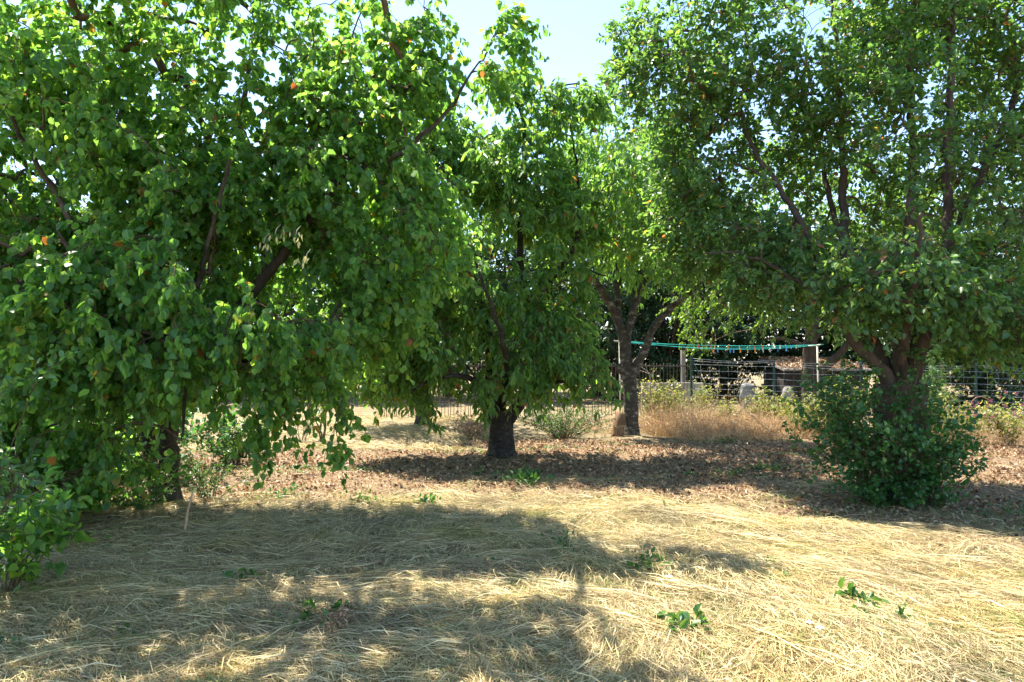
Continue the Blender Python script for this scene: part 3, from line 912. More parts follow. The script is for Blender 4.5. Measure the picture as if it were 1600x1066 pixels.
# bush right of the slender cherry, dead twigs over it
b = on_ground(1030, 648, 15.2)
make_shrub('shrub', 'yellowish green bush with woody stems right behind the slender cherry', 'shrub', b, 0.65, 1.25, 50, tpl_oval(0.6), M['yellow_weed'], 0.06, 11, 'twig', 0.9, 0, side=3, stem_r=0.009)
b = on_ground(1016, 640, 15.8)
make_shrub('dead_branch', 'bleached leafless twigs fanning up over the bush behind the slender cherry', 'branch', b, 0.75, 2.0, 5, tpl_oval(), M['weed_leaf'], 0.05, 0, 'dead_twig', 0.8, 0, side=4, stem_r=0.016)
# yellow green weeds in front of the wire fence
spots = [(1050, 668, 16.6, .45, 1.0, 'greenish weeds below the railing beside the left fence post'), (1105, 660, 17.2, .4, 1.05, 'leafy weed climbing the left end of the wire fence'),
         (1140, 668, 15.2, .30, .75, 'short yellow green weeds where the dry grass meets the left stretch of fence'),
         (1185, 672, 15.4, .35, 1.05, 'tall yellow green weed below the grey stone block'),
         (1215, 676, 15.0, .35, .9, 'bushy yellow green weed left of the pale clothesline post'),
         (1250, 690, 13.8, .45, 1.0, 'pale yellow green weeds left of the dark sucker thicket'),
         (1290, 690, 13.2, .45, 1.15, 'pale green weeds straight behind the left side of the sucker thicket'),
         (1335, 690, 13.0, .45, 1.15, 'pale green weeds hidden behind the middle of the sucker thicket'),
         (1470, 690, 12.6, .55, 1.0, 'bright yellow green weeds right of the plum trunk'),
         (1515, 690, 12.8, .5, .85, 'green weeds with pink flowers under the right stretch of fence'),
         (1580, 690, 12.4, .5, 1.0, 'straggling yellowish weeds at the right edge of the picture')]
for px, py, d, r, h, lab in spots:
    b = on_ground(px, py, d)
    o = make_shrub('weed', lab, 'weed', b, r, h, 30, tpl_oval(0.6), M['yellow_weed'], 0.055, 12, 'green_stem', 0.9, 0, 'leafy weeds along the fence', side=3, stem_r=0.005)
    if 'pink' in lab or 'right edge' in lab:
        mb = MB()
        for k in range(26):
            q = b + np.array([rng.normal(0, .28), rng.normal(0, .25), rng.uniform(.4, h)])
            for a in range(5):
                w = a * 1.2566
                mb.add([q, q + np.array([math.cos(w) * .03, -.01, math.sin(w) * .03]), q + np.array([math.cos(w + .9) * .03, -.01, math.sin(w + .9) * .03])], None, [[0, 1, 2]])
        f = mb.build('flowers', M['pink'], o)
        f['kind'] = 'stuff'
# spiky plant right of the plum trunk
b = on_ground(1462, 650, 15.5)
root = make_shrub('spiky_plant', 'tall feathery spiky plant with upright green plumes right of the plum trunk', 'plant', b, 0.42, 1.75, 16, tpl_lance(0.22), M['glossy_leaf'], 0.07, 70, 'green_stem', 0.7, 0, side=2, stem_r=0.012)
# arching cane
mb = MB()
c = np.array([P(1512, 668, 13), P(1518, 628, 13), P(1535, 620, 12.9), P(1552, 632, 12.8), P(1575, 658, 12.7)])
p, r = resample(c, [.011, .01, .008, .007, .005], .08)
o = mb.tube(p, r, 6).build('bramble_cane', M['cane'])
tag(o, 'red bramble cane arching out of the weeds below the right fence', 'bramble cane')

# low weeds on the orchard floor
low = [(820, 748, .42, .16, 40, 'patch of dark broad leaved weeds on the leaf litter in front of the cherry trunk', .075),
       (742, 742, .14, .20, 16, 'small feathery grey green weed left of the dark weed patch', .03),
       (665, 788, .22, .12, 16, 'low green weeds on the bare litter between fruit tree and cherry', .06),
       (570, 783, .2, .12, 14, 'small green tuft on the litter below the hanging leaf bunches', .05),
       (880, 845, .25, .12, 16, 'green weeds at the near edge of the leaf litter', .05),
       (1010, 885, .22, .14, 14, 'green seedlings inside the tip of the shadow on the straw', .05),
       (1070, 1000, .14, .14, 9, 'dark leafy seedling at the edge of the shadow in the near straw', .07),
       (1205, 882, .07, .08, 5, 'small bright seedling alone in the sunny straw', .05),
       (1215, 903, .07, .07, 5, 'second bright seedling just below the lone one in the sunny straw', .05),
       (1385, 968, .22, .08, 10, 'creeping bindweed trailing over the sunny straw', .065),
       (1340, 948, .10, .12, 5, 'upright pair of pale leaves beside the trailing bindweed', .09),
       (1570, 1025, .10, .05, 6, 'small green leaves at the right of the nearest straw', .05),
       (372, 900, .12, .10, 9, 'dark rosette weed in the shaded straw below the fruit tree', .06),
       (500, 965, .22, .14, 12, 'green weeds in the shaded straw beside the brown weed tuft', .06),
       (1200, 728, .3, .12, 18, 'green sprigs on the litter left of the sucker thicket', .05),
       (1055, 792, .15, .08, 8, 'few green leaves where the straw meets the litter', .05),
       (440, 770, .4, .14, 22, 'low yellowish weeds right of the fruit tree suckers', .045),
       (1130, 690, .3, .12, 18, 'low green weeds in the shade in front of the tall dry grass', .06)]
for px, py, r, h, n, lab, sz in low:
    d = FPX * 1.6 / (py - 560)
    make_shrub('weed', lab, 'weed', on_ground(px, py, d), r, h, n, tpl_oval(0.5), M['weed_leaf'], sz, 6, 'green_stem', 1.0, 0, 'low weeds on the orchard floor', side=0, stem_r=0.003, leaf_from=0.3)
b = on_ground(515, 985, 4.02)
make_shrub('weed', 'rusty brown withered dock weed in the shaded near straw', 'weed', b, .18, .16, 14, tpl_oval(0.3), M['fallen'], .03, 10, 'cane', 1.0, 0, side=2, stem_r=0.003)
# white bindweed flowers
for k, (px, py, lab) in enumerate([(1265, 995, 'white bindweed flower left of its twin in the near straw'), (1281, 1005, 'white bindweed flower right of its twin in the near straw'), (1045, 912, 'white flower at the edge of the tree shadow')]):
    d = FPX * 1.6 / (py - 560)
    q = on_ground(px, py, d) + np.array([0, 0, .07])
    mb = MB()
    ring = [q + .022 * np.array([math.cos(a), math.sin(a), 0]) + np.array([0, 0, .006 * (-1) ** i]) for i, a in enumerate(np.linspace(0, 6.283, 11)[:-1])]
    mb.add([q - np.array([0, 0, .02])] + ring, None, [[0, 1 + i, 1 + (i + 1) % 10] for i in range(10)])
    mb.tube([q - np.array([0, 0, .09]), q - np.array([0, 0, .02])], .0015, 4, cap=False)
    tag(mb.build('flower', M['white_petal']), lab, 'flower', 'white bindweed flowers')

# ------------------------------------------------------------------ straw, grass, litter
def ribbons(p, w, mat_name, name, label=None, roll=None):
    """p (N,K,3) centre lines, w (N,K) half widths"""
    N, K, _ = p.shape
    t = unit(np.gradient(p, axis=1))
    r = rng.normal(size=(N, 1, 3)) * 0.6 + np.array([0, 0, 1.0])
    if roll is not None:
        r = roll
    s = unit(np.cross(t, np.broadcast_to(r, t.shape)))
    L = p + s * w[..., None]
    Rr = p - s * w[..., None]
    V = np.stack([L, Rr], 2).reshape(-1, 3)
    idx = np.arange(N * K * 2).reshape(N, K, 2)
    F = np.stack([idx[:, :-1, 0], idx[:, :-1, 1], idx[:, 1:, 1], idx[:, 1:, 0]], -1).reshape(-1, 4)
    o = link(name, mesh_from(name, V, F, M[mat_name]))
    return tag(o, label, kind='stuff')


def in_view(n, ymin, ymax, margin=1.0, power=1.0):
    """points on the ground inside the camera's wedge, denser close by"""
    y = ymin + (ymax - ymin) * rng.random(n) ** power
    x = rng.uniform(-1, 1, n) * (y * 0.78 + margin)
    return x, y


def lay(x, y, th, L, lift, arch, curl, K=4):
    t = np.linspace(-.5, .5, K)[None]
    a = th[:, None] + curl[:, None] * t
    px = x[:, None] + L[:, None] * t * np.cos(a)
    py = y[:, None] + L[:, None] * t * np.sin(a)
    pz = H(px, py) + lift[:, None] + arch[:, None] * (1 - 4 * t ** 2)
    return np.stack([px, py, pz], -1)


def flow(x, y):
    return 2.75 + 1.3 * smooth(x, y, 2.2, 2) + 0.5 * smooth(x, y, 0.8, 1) + np.where(x < 0, 0.35, -0.25)


# swathes: bundles of stalks combed the same way
sx, sy = in_view(1000, 2.8, 9.5, .4, 1.5)
keep = (litter_zone(sx, sy) < 0.5) | (rng.random(len(sx)) < 0.1)
sx, sy = sx[keep], sy[keep]
sth = flow(sx, sy) + rng.normal(0, .6, len(sx))
P_all, W_all = [], []
for k in range(len(sx)):
    n = int(rng.uniform(50, 150))
    a = sth[k]
    lw = rng.uniform(.07, .2)
    ll = rng.uniform(.15, .5)
    u = rng.normal(0, ll, n)
    v = rng.normal(0, lw, n)
    x = sx[k] + u * math.cos(a) - v * math.sin(a)
    y = sy[k] + u * math.sin(a) + v * math.cos(a)
    th = a + rng.normal(0, .24, n) + v * rng.normal(0, 1.8)
    L = rng.uniform(.08, .22, n) + .25 * rng.random(n) ** 4
    hgt = .055 * math.exp(-0.5 * 0) * np.exp(-(v / lw) ** 2 / 2)
    p = lay(x, y, th, L, rng.uniform(.004, .022, n) + hgt * rng.random(n), rng.uniform(-.004, .03, n), rng.normal(0, .5, n), 3)
    P_all.append(p)
    W_all.append((.0008 + .0026 * rng.random(n) ** 2.2)[:, None] * np.array([[.8, 1, .5]]))
# long pale bundles raked straight, lying on top: pixel under the middle, heading of the stalks, length scale
for px, py, ang, sc in [(1150, 825, -.9, 1.0), (1205, 850, -.85, .9), (1100, 800, -.8, .8), (1270, 965, -.75, .7), (1530, 925, -.5, .9), (1400, 870, -.55, .8), (1560, 1000, -.35, .7), (1020, 790, .05, .9),
                        (1440, 820, -.7, .8), (1240, 1030, -.9, .6), (930, 935, -.5, .6), (1000, 990, -.75, .6), (700, 960, .5, .6), (560, 900, .2, .8), (430, 885, .15, 1.0), (300, 930, .1, .9), (180, 1010, .45, .7),
                        (60, 1040, .6, .6), (380, 1010, .9, .6), (520, 1040, -.2, .6), (660, 1020, -.4, .6), (800, 870, .2, .7), (750, 835, -.1, .7), (860, 1000, .4, .5), (1340, 905, -.6, .7), (1080, 930, -.8, .6), (130, 930, .2, .8)]:
    d = FPX * 1.6 / (py - 560)
    c = P(px, py, d)
    n = 130
    u = rng.normal(0, .28 * sc, n)
    v = rng.normal(0, .075 * sc, n)
    x = c[0] + u * math.cos(ang) - v * math.sin(ang)
    y = d + u * math.sin(ang) + v * math.cos(ang)
    th = ang + rng.normal(0, .09, n) + v * rng.normal(0, 1.0)
    P_all.append(lay(x, y, th, rng.uniform(.25, .65, n) * (.6 + .4 * sc), .02 + .05 * np.exp(-(v / .07) ** 2) * rng.random(n), rng.uniform(0, .03, n), rng.normal(0, .25, n), 3))
    W_all.append(rng.uniform(.0012, .0026, n)[:, None] * np.array([[.8, 1, .5]]))
# loose stalks everywhere on the straw
x, y = in_view(85000, 2.7, 9.8, .6, 1.35)
lz = litter_zone(x, y)
keep = rng.random(len(x)) > lz * 0.8
x, y = x[keep], y[keep]
n = len(x)
P_all.append(lay(x, y, flow(x, y) + rng.normal(0, 1.2, n), .02 + .17 * rng.random(n) ** 1.9, rng.uniform(.003, .045, n), rng.uniform(-.02, .03, n), rng.normal(0, .7, n), 3))
P_short, W_short = P_all.pop(), (.0008 + .0026 * rng.random(n) ** 2.2)[:, None] * np.array([[.9, 1, .5]])
# hay lying in the sunny gap on the left, beyond the fruit tree
x = rng.uniform(-9, -0.6, 14000)
y = rng.uniform(11.8, 19, 14000)
n = len(x)
P_all.append(lay(x, y, flow(x, y) + rng.normal(0, .6, n), rng.uniform(.2, .5, n), rng.uniform(.003, .05, n), rng.uniform(0, .05, n), rng.normal(0, .8, n), 3))
W_all.append(rng.uniform(.002, .004, n)[:, None] * np.array([[.8, 1, .5]]))
ribbons(np.concatenate(P_all), np.concatenate(W_all), 'straw', 'mown_straw', 'mown dry straw lying in combed swathes over the orchard floor')
ribbons(P_short, W_short, 'straw', 'chopped_straw', 'short chopped bits of dry straw strewn loosely over the ground')


def upright(x, y, hgt, lean, K=4, curl=0.6):
    n = len(x)
    a = rng.uniform(0, 2 * math.pi, n)
    t = np.linspace(0, 1, K)[None]
    f = (lean * hgt)[:, None] * (t ** 1.8)
    px = x[:, None] + np.cos(a)[:, None] * f
    py = y[:, None] + np.sin(a)[:, None] * f
    pz = H(x, y)[:, None] - 0.01 + hgt[:, None] * (t - 0.35 * (lean[:, None] * t) ** 2)
    return np.stack([px, py, pz], -1)


# short stubble and tufts that stand up out of the straw
tx, ty = in_view(2600, 2.7, 9.0, .4, 1.4)
tx = np.repeat(tx, 22) + rng.normal(0, .06, 2600 * 22)
ty = np.repeat(ty, 22) + rng.normal(0, .06, 2600 * 22)
k = rng.random(len(tx)) > litter_zone(tx, ty) * 0.9
tx, ty = tx[k], ty[k]
hh = rng.uniform(.03, .15, len(tx))
ribbons(upright(tx, ty, hh, rng.uniform(.2, 1.6, len(tx)), 3), rng.uniform(.0008, .0018, len(tx))[:, None] * np.array([[1, .85, .2]]), 'straw', 'grass_stubble', 'short dry grass stubble standing up through the straw', roll=rng.normal(size=(len(tx), 1, 3)))
# greener grass in the shaded middle and patches
tx, ty = in_view(2600, 2.8, 8.2, .2, 1.3)
g = smooth(tx, ty, .9, 2) + np.exp(-((tx - 0.7) / 1.1) ** 2) * 1.2
k = g > 0.15
for px, py in [(1260, 985), (1290, 1030), (900, 960), (760, 950), (1010, 880), (960, 830), (700, 830), (1180, 905), (1420, 1010), (820, 1020), (640, 1000)]:
    d = FPX * 1.6 / (py - 560)
    k |= ((tx - P(px, py, d)[0]) ** 2 + (ty - d) ** 2) < .22 ** 2
tx, ty = tx[k], ty[k]
n0 = len(tx)
tx = np.repeat(tx, 24) + rng.normal(0, .08, n0 * 24)
ty = np.repeat(ty, 24) + rng.normal(0, .08, n0 * 24)
hh = rng.uniform(.03, .11, len(tx))
ribbons(upright(tx, ty, hh, rng.uniform(.2, 1.2, len(tx)), 3), rng.uniform(.0008, .0018, len(tx))[:, None] * np.array([[1, .85, .2]]), 'green_grass', 'grass', 'thin greenish grass growing through the straw', roll=rng.normal(size=(len(tx), 1, 3)))

# fallen leaves
x = rng.uniform(-6, 9, 70000)
y = 5.0 + 9.5 * rng.random(70000) ** 0.9
keep = (rng.random(len(x)) < litter_zone(x, y) * np.clip(.62 + .5 * smooth(x, y, .45, 1) + .3 * smooth(x, y, 1.3, 2), .12, 1) + 0.02) & (np.abs(x) < y * .8 + .5)
x, y = x[keep], y[keep]
n = len(x)
pos = np.stack([x, y, H(x, y) + rng.uniform(.004, .03, n)], 1)
a = rng.uniform(0, 6.283, n)
ax = np.stack([np.cos(a), np.sin(a), rng.normal(0, .25, n)], 1)
nm = np.array([0, 0, 1.0]) + rng.normal(0, .45, (n, 3))
V, F = leaf_geometry(tpl_oval(0.6, 0.35, 0.3), pos, ax, nm, .014 + .052 * rng.random(n) ** 1.5)
tag(link('leaf_litter', mesh_from('leaf_litter', V, F, M['fallen'])), 'brown fallen leaves covering the floor under the trees', kind='stuff')
# twigs and stray straws lying on the litter
x = rng.uniform(-6, 9, 5200)
y = rng.uniform(6, 14, 5200)
k = (litter_zone(x, y) > .4) & (np.abs(x) < y * .8 + .5)
x, y = x[k], y[k]
n = len(x)
ribbons(lay(x, y, rng.uniform(0, 3.14, n), .05 + .4 * rng.random(n) ** 2, rng.uniform(.01, .04, n), rng.uniform(0, .03, n), rng.normal(0, .8, n)), (.0015 + .003 * rng.random(n) ** 2)[:, None] * np.array([[.8, 1, .9, .5]]), 'tan_stalk', 'litter_twigs', 'thin dry twigs and stalks strewn on the leaf litter')
# tiny green sprigs on the litter
x = rng.uniform(-5, 8, 22000)
y = rng.uniform(6, 14, 22000)
keep = (litter_zone(x, y) > .5) & (smooth(x, y, .7, 3) + .3 * smooth(x, y, .25, 1) > .5)
x, y = x[keep], y[keep]
n = len(x)
pos = np.stack([x, y, H(x, y) + rng.uniform(.01, .06, n)], 1)
V, F = leaf_geometry(tpl_oval(0.5), pos, np.stack([rng.normal(size=n), rng.normal(size=n), rng.uniform(.1, .8, n)], 1), np.array([0, 0, 1.0]) + rng.normal(0, .4, (n, 3)), rng.uniform(.025, .055, n))
x2, y2 = in_view(16000, 2.8, 8.5, .3, 1.3)
k = (smooth(x2, y2, .5, 3) + .5 * smooth(x2, y2, .13, 1) > .86)
x2, y2 = x2[k], y2[k]
n = len(x2)
pos = np.stack([x2, y2, H(x2, y2) + rng.uniform(.015, .07, n)], 1)
V2, F2 = leaf_geometry(tpl_oval(0.5), pos, np.stack([rng.normal(size=n), rng.normal(size=n), rng.uniform(.1, .9, n)], 1), np.array([0, 0, 1.0]) + rng.normal(0, .5, (n, 3)), rng.uniform(.015, .04, n))
F = np.concatenate([F, F2 + len(V)])
V = np.concatenate([V, V2])
tag(link('ground_sprigs', mesh_from('ground_sprigs', V, F, M['weed_leaf'])), 'scattered green sprigs in the straw and leaf litter', kind='stuff')

# tall dry grass in front of the fence
def dry_patch(cx, cy, sx, sy, n, h0, h1):
    return cx + rng.normal(0, 1, n) * sx, cy + rng.normal(0, 1, n) * sy, rng.uniform(h0, h1, n)


X, Y, Z = [], [], []
for x0, x1, y0, y1, n, h0, h1 in [(2.9, 6.6, 14.0, 15.6, 7000, .2, .8), (3.2, 6.8, 13.2, 14.4, 2600, .06, .4), (7.2, 10.6, 12.3, 13.6, 2600, .15, .65), (1.2, 3.0, 14.6, 15.8, 700, .1, .45)]:
    a = rng.uniform(x0, x1, n)
    bb = rng.uniform(y0, y1, n) + .25 * smooth(a, a * 0, .7, 1)
    k = smooth(a, bb, .45, 1) + .4 * rng.normal(size=n) > -.35
    X.append(a[k])
    Y.append(bb[k])
    Z.append((rng.uniform(h0, h1, n) * (1 + .45 * smooth(a, bb, .8, 3)))[k])
X, Y, Z = np.concatenate(X), np.concatenate(Y), np.concatenate(Z)
p = upright(X, Y, Z, rng.uniform(.1, 1.5, len(X)))
w = rng.uniform(.002, .0045, len(X))[:, None] * np.array([[1, .9, .7, .3]])
# seed heads: short side ribbons near the tops
q = p[:, 2] + (p[:, 3] - p[:, 2]) * rng.random((len(X), 1))
dv = unit(rng.normal(size=(len(X), 3)) + np.array([0, 0, .6])) * rng.uniform(.04, .12, (len(X), 1))
hp = q[:, None, :] + dv[:, None, :] * np.linspace(0, 1, 4)[None, :, None]
hw = rng.uniform(.002, .006, len(X))[:, None] * np.array([[.4, 1, 1, .3]])
ribbons(np.concatenate([p, hp]), np.concatenate([w, hw]), 'tan_stalk', 'tall_dry_grass', 'tall orange brown dry grass in front of the fence', roll=rng.normal(size=(2 * len(X), 1, 3)))

# ------------------------------------------------------------------ small loose things
g = on_ground(288, 836, 6.25)
mb = MB()
p, r = resample([g + np.array([0, 0, -.03]), P(293, 800, 6.3), P(304, 760, 6.4)], [.013, .011, .006], .08)
tag(mb.tube(p, r, 7, .08).build('stick', M['stick']), 'pale dry stick stuck upright in the straw by the big fruit tree', 'stick')
# log leaning on the slender cherry
mb = MB()
a = on_ground(966, 681, 13.9)
p, r = resample([a + np.array([-.02, 0, -.03]), a + np.array([.02, .05, .25]), P(971, 646, 14.0)], [.12, .115, .105], .06)
tag(mb.tube(p, r, 10, .07).build('log', M['log']), 'short brown log leaning against the foot of the slender cherry', 'log')
# long dry stalk leaning in front of the tall grass
mb = MB()
p, r = resample([P(1158, 635, 13.9), P(1180, 655, 13.6), P(1207, 677, 13.3)], [.006, .008, .009], .1)
tag(mb.tube(p, r, 5).build('dry_stalk', M['stick']), 'long bent straw coloured stalk leaning in front of the tall dry grass', 'stalk')
# withered cream leaf bunches hanging in the fruit tree
for px, py, d, n, lab in [(412, 380, 5.75, 5, 'cream withered leaf bunch, low left one in the fruit tree'), (430, 366, 5.75, 6, 'cream withered leaf bunch between two others in the fruit tree'),
                          (462, 368, 5.7, 7, 'cream withered leaf bunch, longest of those in the fruit tree'), (478, 405, 5.7, 7, 'cream withered leaf bunch hanging lowest in the fruit tree')]:
    c = P(px, py, d)
    root = thing('withered_leaves', lab, 'leaf bunch', c, 'withered leaf bunches in the fruit tree')
    mb = MB()
    mb.tube([c + np.array([.01, .1, .10]), c + np.array([0, .03, .05]), c], .003, 4)
    mb.build('stalk', M['dead_twig'], root)
    pos = c + rng.normal(0, .03, (n, 3))
    ax = np.array([0, 0, -1.0]) + rng.normal(0, .25, (n, 3))
    for i in range(n):
        V, F = leaf_geometry(tpl_lance(.34, .1, .15), pos[i:i + 1], ax[i:i + 1], rng.normal(size=(1, 3)), np.array([rng.uniform(.05, .08)]))
        link('leaf', mesh_from('leaf', V - c, F, M['dry_bract']), root)

# ------------------------------------------------------------------ clothesline
D = 16.5
pl, pr = P(968, 535, D), P(1277, 541, D)
root = thing('clothesline', 'old clothesline of pale steel posts with four teal lines stretched between them', 'clothesline', (pl[0], pl[1], float(H(pl[0], pl[1]))))
for q in (pl, pr):
    g = np.array([q[0], q[1], float(H(q[0], q[1])) - .1])
    MB().tube([g, (g + q) / 2 + np.array([.012, 0, 0]), q], .021, 8).build('post', M['pale_post'], root)
    s = 1 if q is pr else -1
    MB().tube([q + np.array([-.22 * s * s, -.65, .02]), q + np.array([0, 0, .02]), q + np.array([.08, .65, .02])], .018, 8).build('crossbar', M['pale_post'], root)
line_pts = []
for k, off in enumerate((-.6, -.22, .22, .6)):
    a = pl + np.array([-.02, off, .03])
    c = pr + np.array([-.12, off, .03])
    t = np.linspace(0, 1, 17)[:, None]
    sag = (.16, .07, .12, .05)[k]
    p = a + (c - a) * t
    p[:, 2] -= sag * 4 * (t * (1 - t))[:, 0]
    line_pts.append(p)
    MB().tube(p, .0055, 5).build('line', M['teal_line'], root)
pegs = [(1072, 0, 'pink'), (1092, 1, 'red'), (1100, 1, 'red'), (1111, 1, 'pink'), (1117, 1, 'wooden'), (1115, 0, 'orange'), (1121, 0, 'blue'), (1138, 1, 'orange'), (1141, 0, 'blue'),
        (1147, 0, 'blue'), (1157, 0, 'orange'), (1155, 1, 'white'), (1168, 0, 'wooden'), (1180, 1, 'red'), (1180, 0, 'orange'), (1191, 1, 'orange'), (1192, 0, 'white'), (1203, 0, 'white'),
        (1209, 1, 'pale green'), (1216, 0, 'blue'), (1219, 1, 'white'), (1229, 0, 'blue'), (1236, 1, 'blue'), (1244, 1, 'pale green')]
peg_mesh = {}
for col in PEG:
    mb = MB()
    for s in (-1, 1):
        mb.box((0, .009 * s, -.034), (.017, .009, .088), tilt=Matrix.Rotation(.10 * s, 3, 'X'))
    mb.box((0, 0, -.012), (.021, .026, .010))
    peg_mesh[col] = mb.mesh('clothes_peg', M['peg ' + col], False)
order = sorted(pegs)
ordn = ['first', 'second', 'third', 'fourth', 'fifth', 'sixth', 'seventh', 'eighth', 'ninth', 'tenth', 'eleventh', 'twelfth', 'thirteenth', 'fourteenth']
cnt = {0: 0, 1: 0}
for px, ln, col in order:
    p = line_pts[0 if ln == 0 else 1]
    X = (px - 800) / FPX * p[0, 1]
    z = np.interp(X, p[:, 0], p[:, 2])
    o = link('clothes_peg', peg_mesh[col])
    o.location = (X, float(np.interp(X, p[:, 0], p[:, 1])), z)
    o.rotation_euler = (rng.normal(0, .12), rng.normal(0, .12), rng.normal(0, .3))
    word = ordn[cnt[ln]]
    cnt[ln] += 1
    tag(o, f"{col} clothes peg, {word} from the slender cherry on the {'lower' if ln == 0 else 'upper'} teal line", 'clothes peg', 'clothes pegs on the teal lines')

# ------------------------------------------------------------------ fences
FD = 18.0
# railing fence
a, c = P(590, 572, FD), P(1082, 572, FD)
root = thing('railing_fence', 'low rusty iron railing fence with thin upright bars behind the cherry trees', 'fence', (a[0], a[1], float(H(a[0], a[1]))))
MB().box((a + c) / 2, (c[0] - a[0], .03, .035)).build('rail', M['iron'], root, False)
MB().box((a + c) / 2 + np.array([0, 0, -.95]), (c[0] - a[0], .03, .03)).build('rail', M['iron'], root, False)
bar = MB().tube([(0, 0, -1.32), (0, 0, 0), (0, 0, .06)], .008, 5).mesh('bar', M['iron'])
nb = 92
for k in range(nb):
    x = a[0] + (c[0] - a[0]) * (k + .5) / nb
    o = link('bar', bar, root, (x - a[0] + rng.normal(0, .006), -.02, a[2] - root.location[2] + rng.normal(0, .015)))
    o.rotation_euler = (rng.normal(0, .01), rng.normal(0, .015), 0)
# wire fence
px_posts = [1080, 1209, 1345, 1524, 1680]
tops = [559, 563, 567, 570, 576]
tp = [P(a, b2, FD) for a, b2 in zip(px_posts, tops)]
g0 = float(H(tp[0][0], FD))
root = thing('wire_fence', 'wire stock fence on dark green posts behind the dry grass', 'fence', (tp[0][0], FD, g0))
for k, q in enumerate(tp):
    g = np.array([q[0], q[1], float(H(q[0], q[1])) - .05])
    MB().box((g + q) / 2 + np.array([0, 0, .03]), (.055, .055, q[2] - g[2] + .06), taper=.95).build('post', M['green_paint'], root, False)
MB().tube([tp[0] + np.array([.04, 0, -.12]), tp[0] + np.array([.38, 0, -.75])], .022, 6).build('brace', M['green_paint'], root)
for drop in (0, .055, .17, .33, .50, .66, .80, .95, 1.10):
    p = []
    for k in range(len(tp) - 1):
        for t in np.linspace(0, 1, 7)[:-1]:
            q = tp[k] + (tp[k + 1] - tp[k]) * t
            p.append(q + np.array([0, -.03, -drop - .05 * 4 * t * (1 - t) * (drop < .1) - .02 * rng.random()]))
    p.append(tp[-1] + np.array([0, -.03, -drop]))
    MB().tube(np.array(p), .0045, 4).build('wire', M['galvanised'], root)
for k in range(len(tp) - 1):
    for t in np.linspace(0, 1, 10)[1:-1]:
        q = tp[k] + (tp[k + 1] - tp[k]) * t
        MB().tube([q + np.array([0, -.03, -.17]), q + np.array([rng.normal(0, .01), -.03, -1.1])], .0012, 3).build('stay', M['galvanised'], root)

# ------------------------------------------------------------------ things beyond the fence
q0, q1 = P(1002, 595, 21), P(1100, 595, 21)
root = thing('garden_wall', 'low pale concrete wall behind the railing and the wire fence', 'wall', (q0[0], 21, float(H(q0[0], 21))))
n = 6
L = (q1[0] - q0[0]) / n
for k in range(n):
    MB().box((q0[0] + (k + .5) * L, 21 + rng.normal(0, .012), q0[2] / 2 - .03), (L - .015, .2, q0[2] - .06 + rng.normal(0, .012))).build('panel', M['concrete'], root, False)


def stone(name, label, c, s, mat, cat, sub=2, jit=.08, power=1.0):
    V, F = [], []
    nu, nvv = 14, 9
    for i in range(nvv):
        ph = math.pi * i / (nvv - 1) - math.pi / 2
        for j in range(nu):
            th = 2 * math.pi * j / nu
            d = np.array([math.cos(ph) * math.cos(th), math.cos(ph) * math.sin(th), math.sin(ph)])
            d = np.sign(d) * np.abs(d) ** power
            V.append(d * np.array(s) * (1 + rng.normal(0, jit)) + np.array(c))
    for i in range(nvv - 1):
        for j in range(nu):
            F.append([i * nu + j, i * nu + (j + 1) % nu, (i + 1) * nu + (j + 1) % nu, (i + 1) * nu + j])
    return tag(link(name, mesh_from(name, np.array(V), np.array(F), mat, power == 1.0)), label, cat)


c = P(1167, 602, 20.2)
stone('stone_block', 'rough grey stone block standing behind the wire fence left of the middle post', (c[0], c[1], c[2] / 2), (.2, .18, c[2] / 2 + .06), M['old_stone'], 'stone block', jit=.07, power=.45)
c = P(1231, 606, 20.0)
stone('boulder', 'pale rounded stone low behind the wire fence right of the middle post', (c[0], c[1], c[2] - .25), (.16, .16, .30), M['old_stone'], 'boulder', jit=.04, power=.8)
q = P(1067, 547, 21.6)
tag(MB().box((q[0], q[1], q[2] / 2 - .05), (.13, .13, q[2] + .1), .2, .92).build('wooden_post', M['old_wood'], None, False), 'thick grey wooden post standing up behind the railing fence', 'post')
# low shelter under leaf litter
c = P(1282, 566, 23)
root = thing('low_shed', 'low dark shed with fallen leaves lying on its sloping roof behind the wire fence', 'shed', (c[0], 23.6, float(H(c[0], 23.6))))
w = 2.6
for k in range(12):
    MB().box((c[0] - w / 2 + (k + .5) * w / 12, 22.75 + rng.normal(0, .006), .58), (w / 12 - .012, .04, 1.16)).build('board', M['dark_board'], root, False)
for s in (-1, 1):
    MB().box((c[0] + s * w / 2, 23.7, .6), (.05, 1.8, 1.2)).build('side_wall', M['dark_board'], root, False)
rx = Matrix.Rotation(math.radians(9), 3, 'X')
MB().box((c[0], 23.6, 1.39), (w + .3, 2.3, .06), tilt=rx).build('roof', M['old_wood'], root, False)
n = 2600
lx = rng.uniform(-w / 2 - .1, w / 2 + .1, n)
ly = rng.uniform(-1.1, 1.1, n)
pos = np.stack([c[0] + lx, 23.6 + ly * math.cos(.157), 1.43 + ly * math.sin(.157) + rng.uniform(.005, .06, n)], 1)
V, F = leaf_geometry(tpl_oval(.6, .2, .16), pos, rng.normal(size=(n, 3)) * np.array([1, 1, .3]), np.array([0, 0, 1.]) + rng.normal(0, .4, (n, 3)), rng.uniform(.06, .12, n))
o = link('fallen_leaves', mesh_from('fallen_leaves', V - np.array(root.location), F, M['fallen']), root)
o['kind'] = 'stuff'

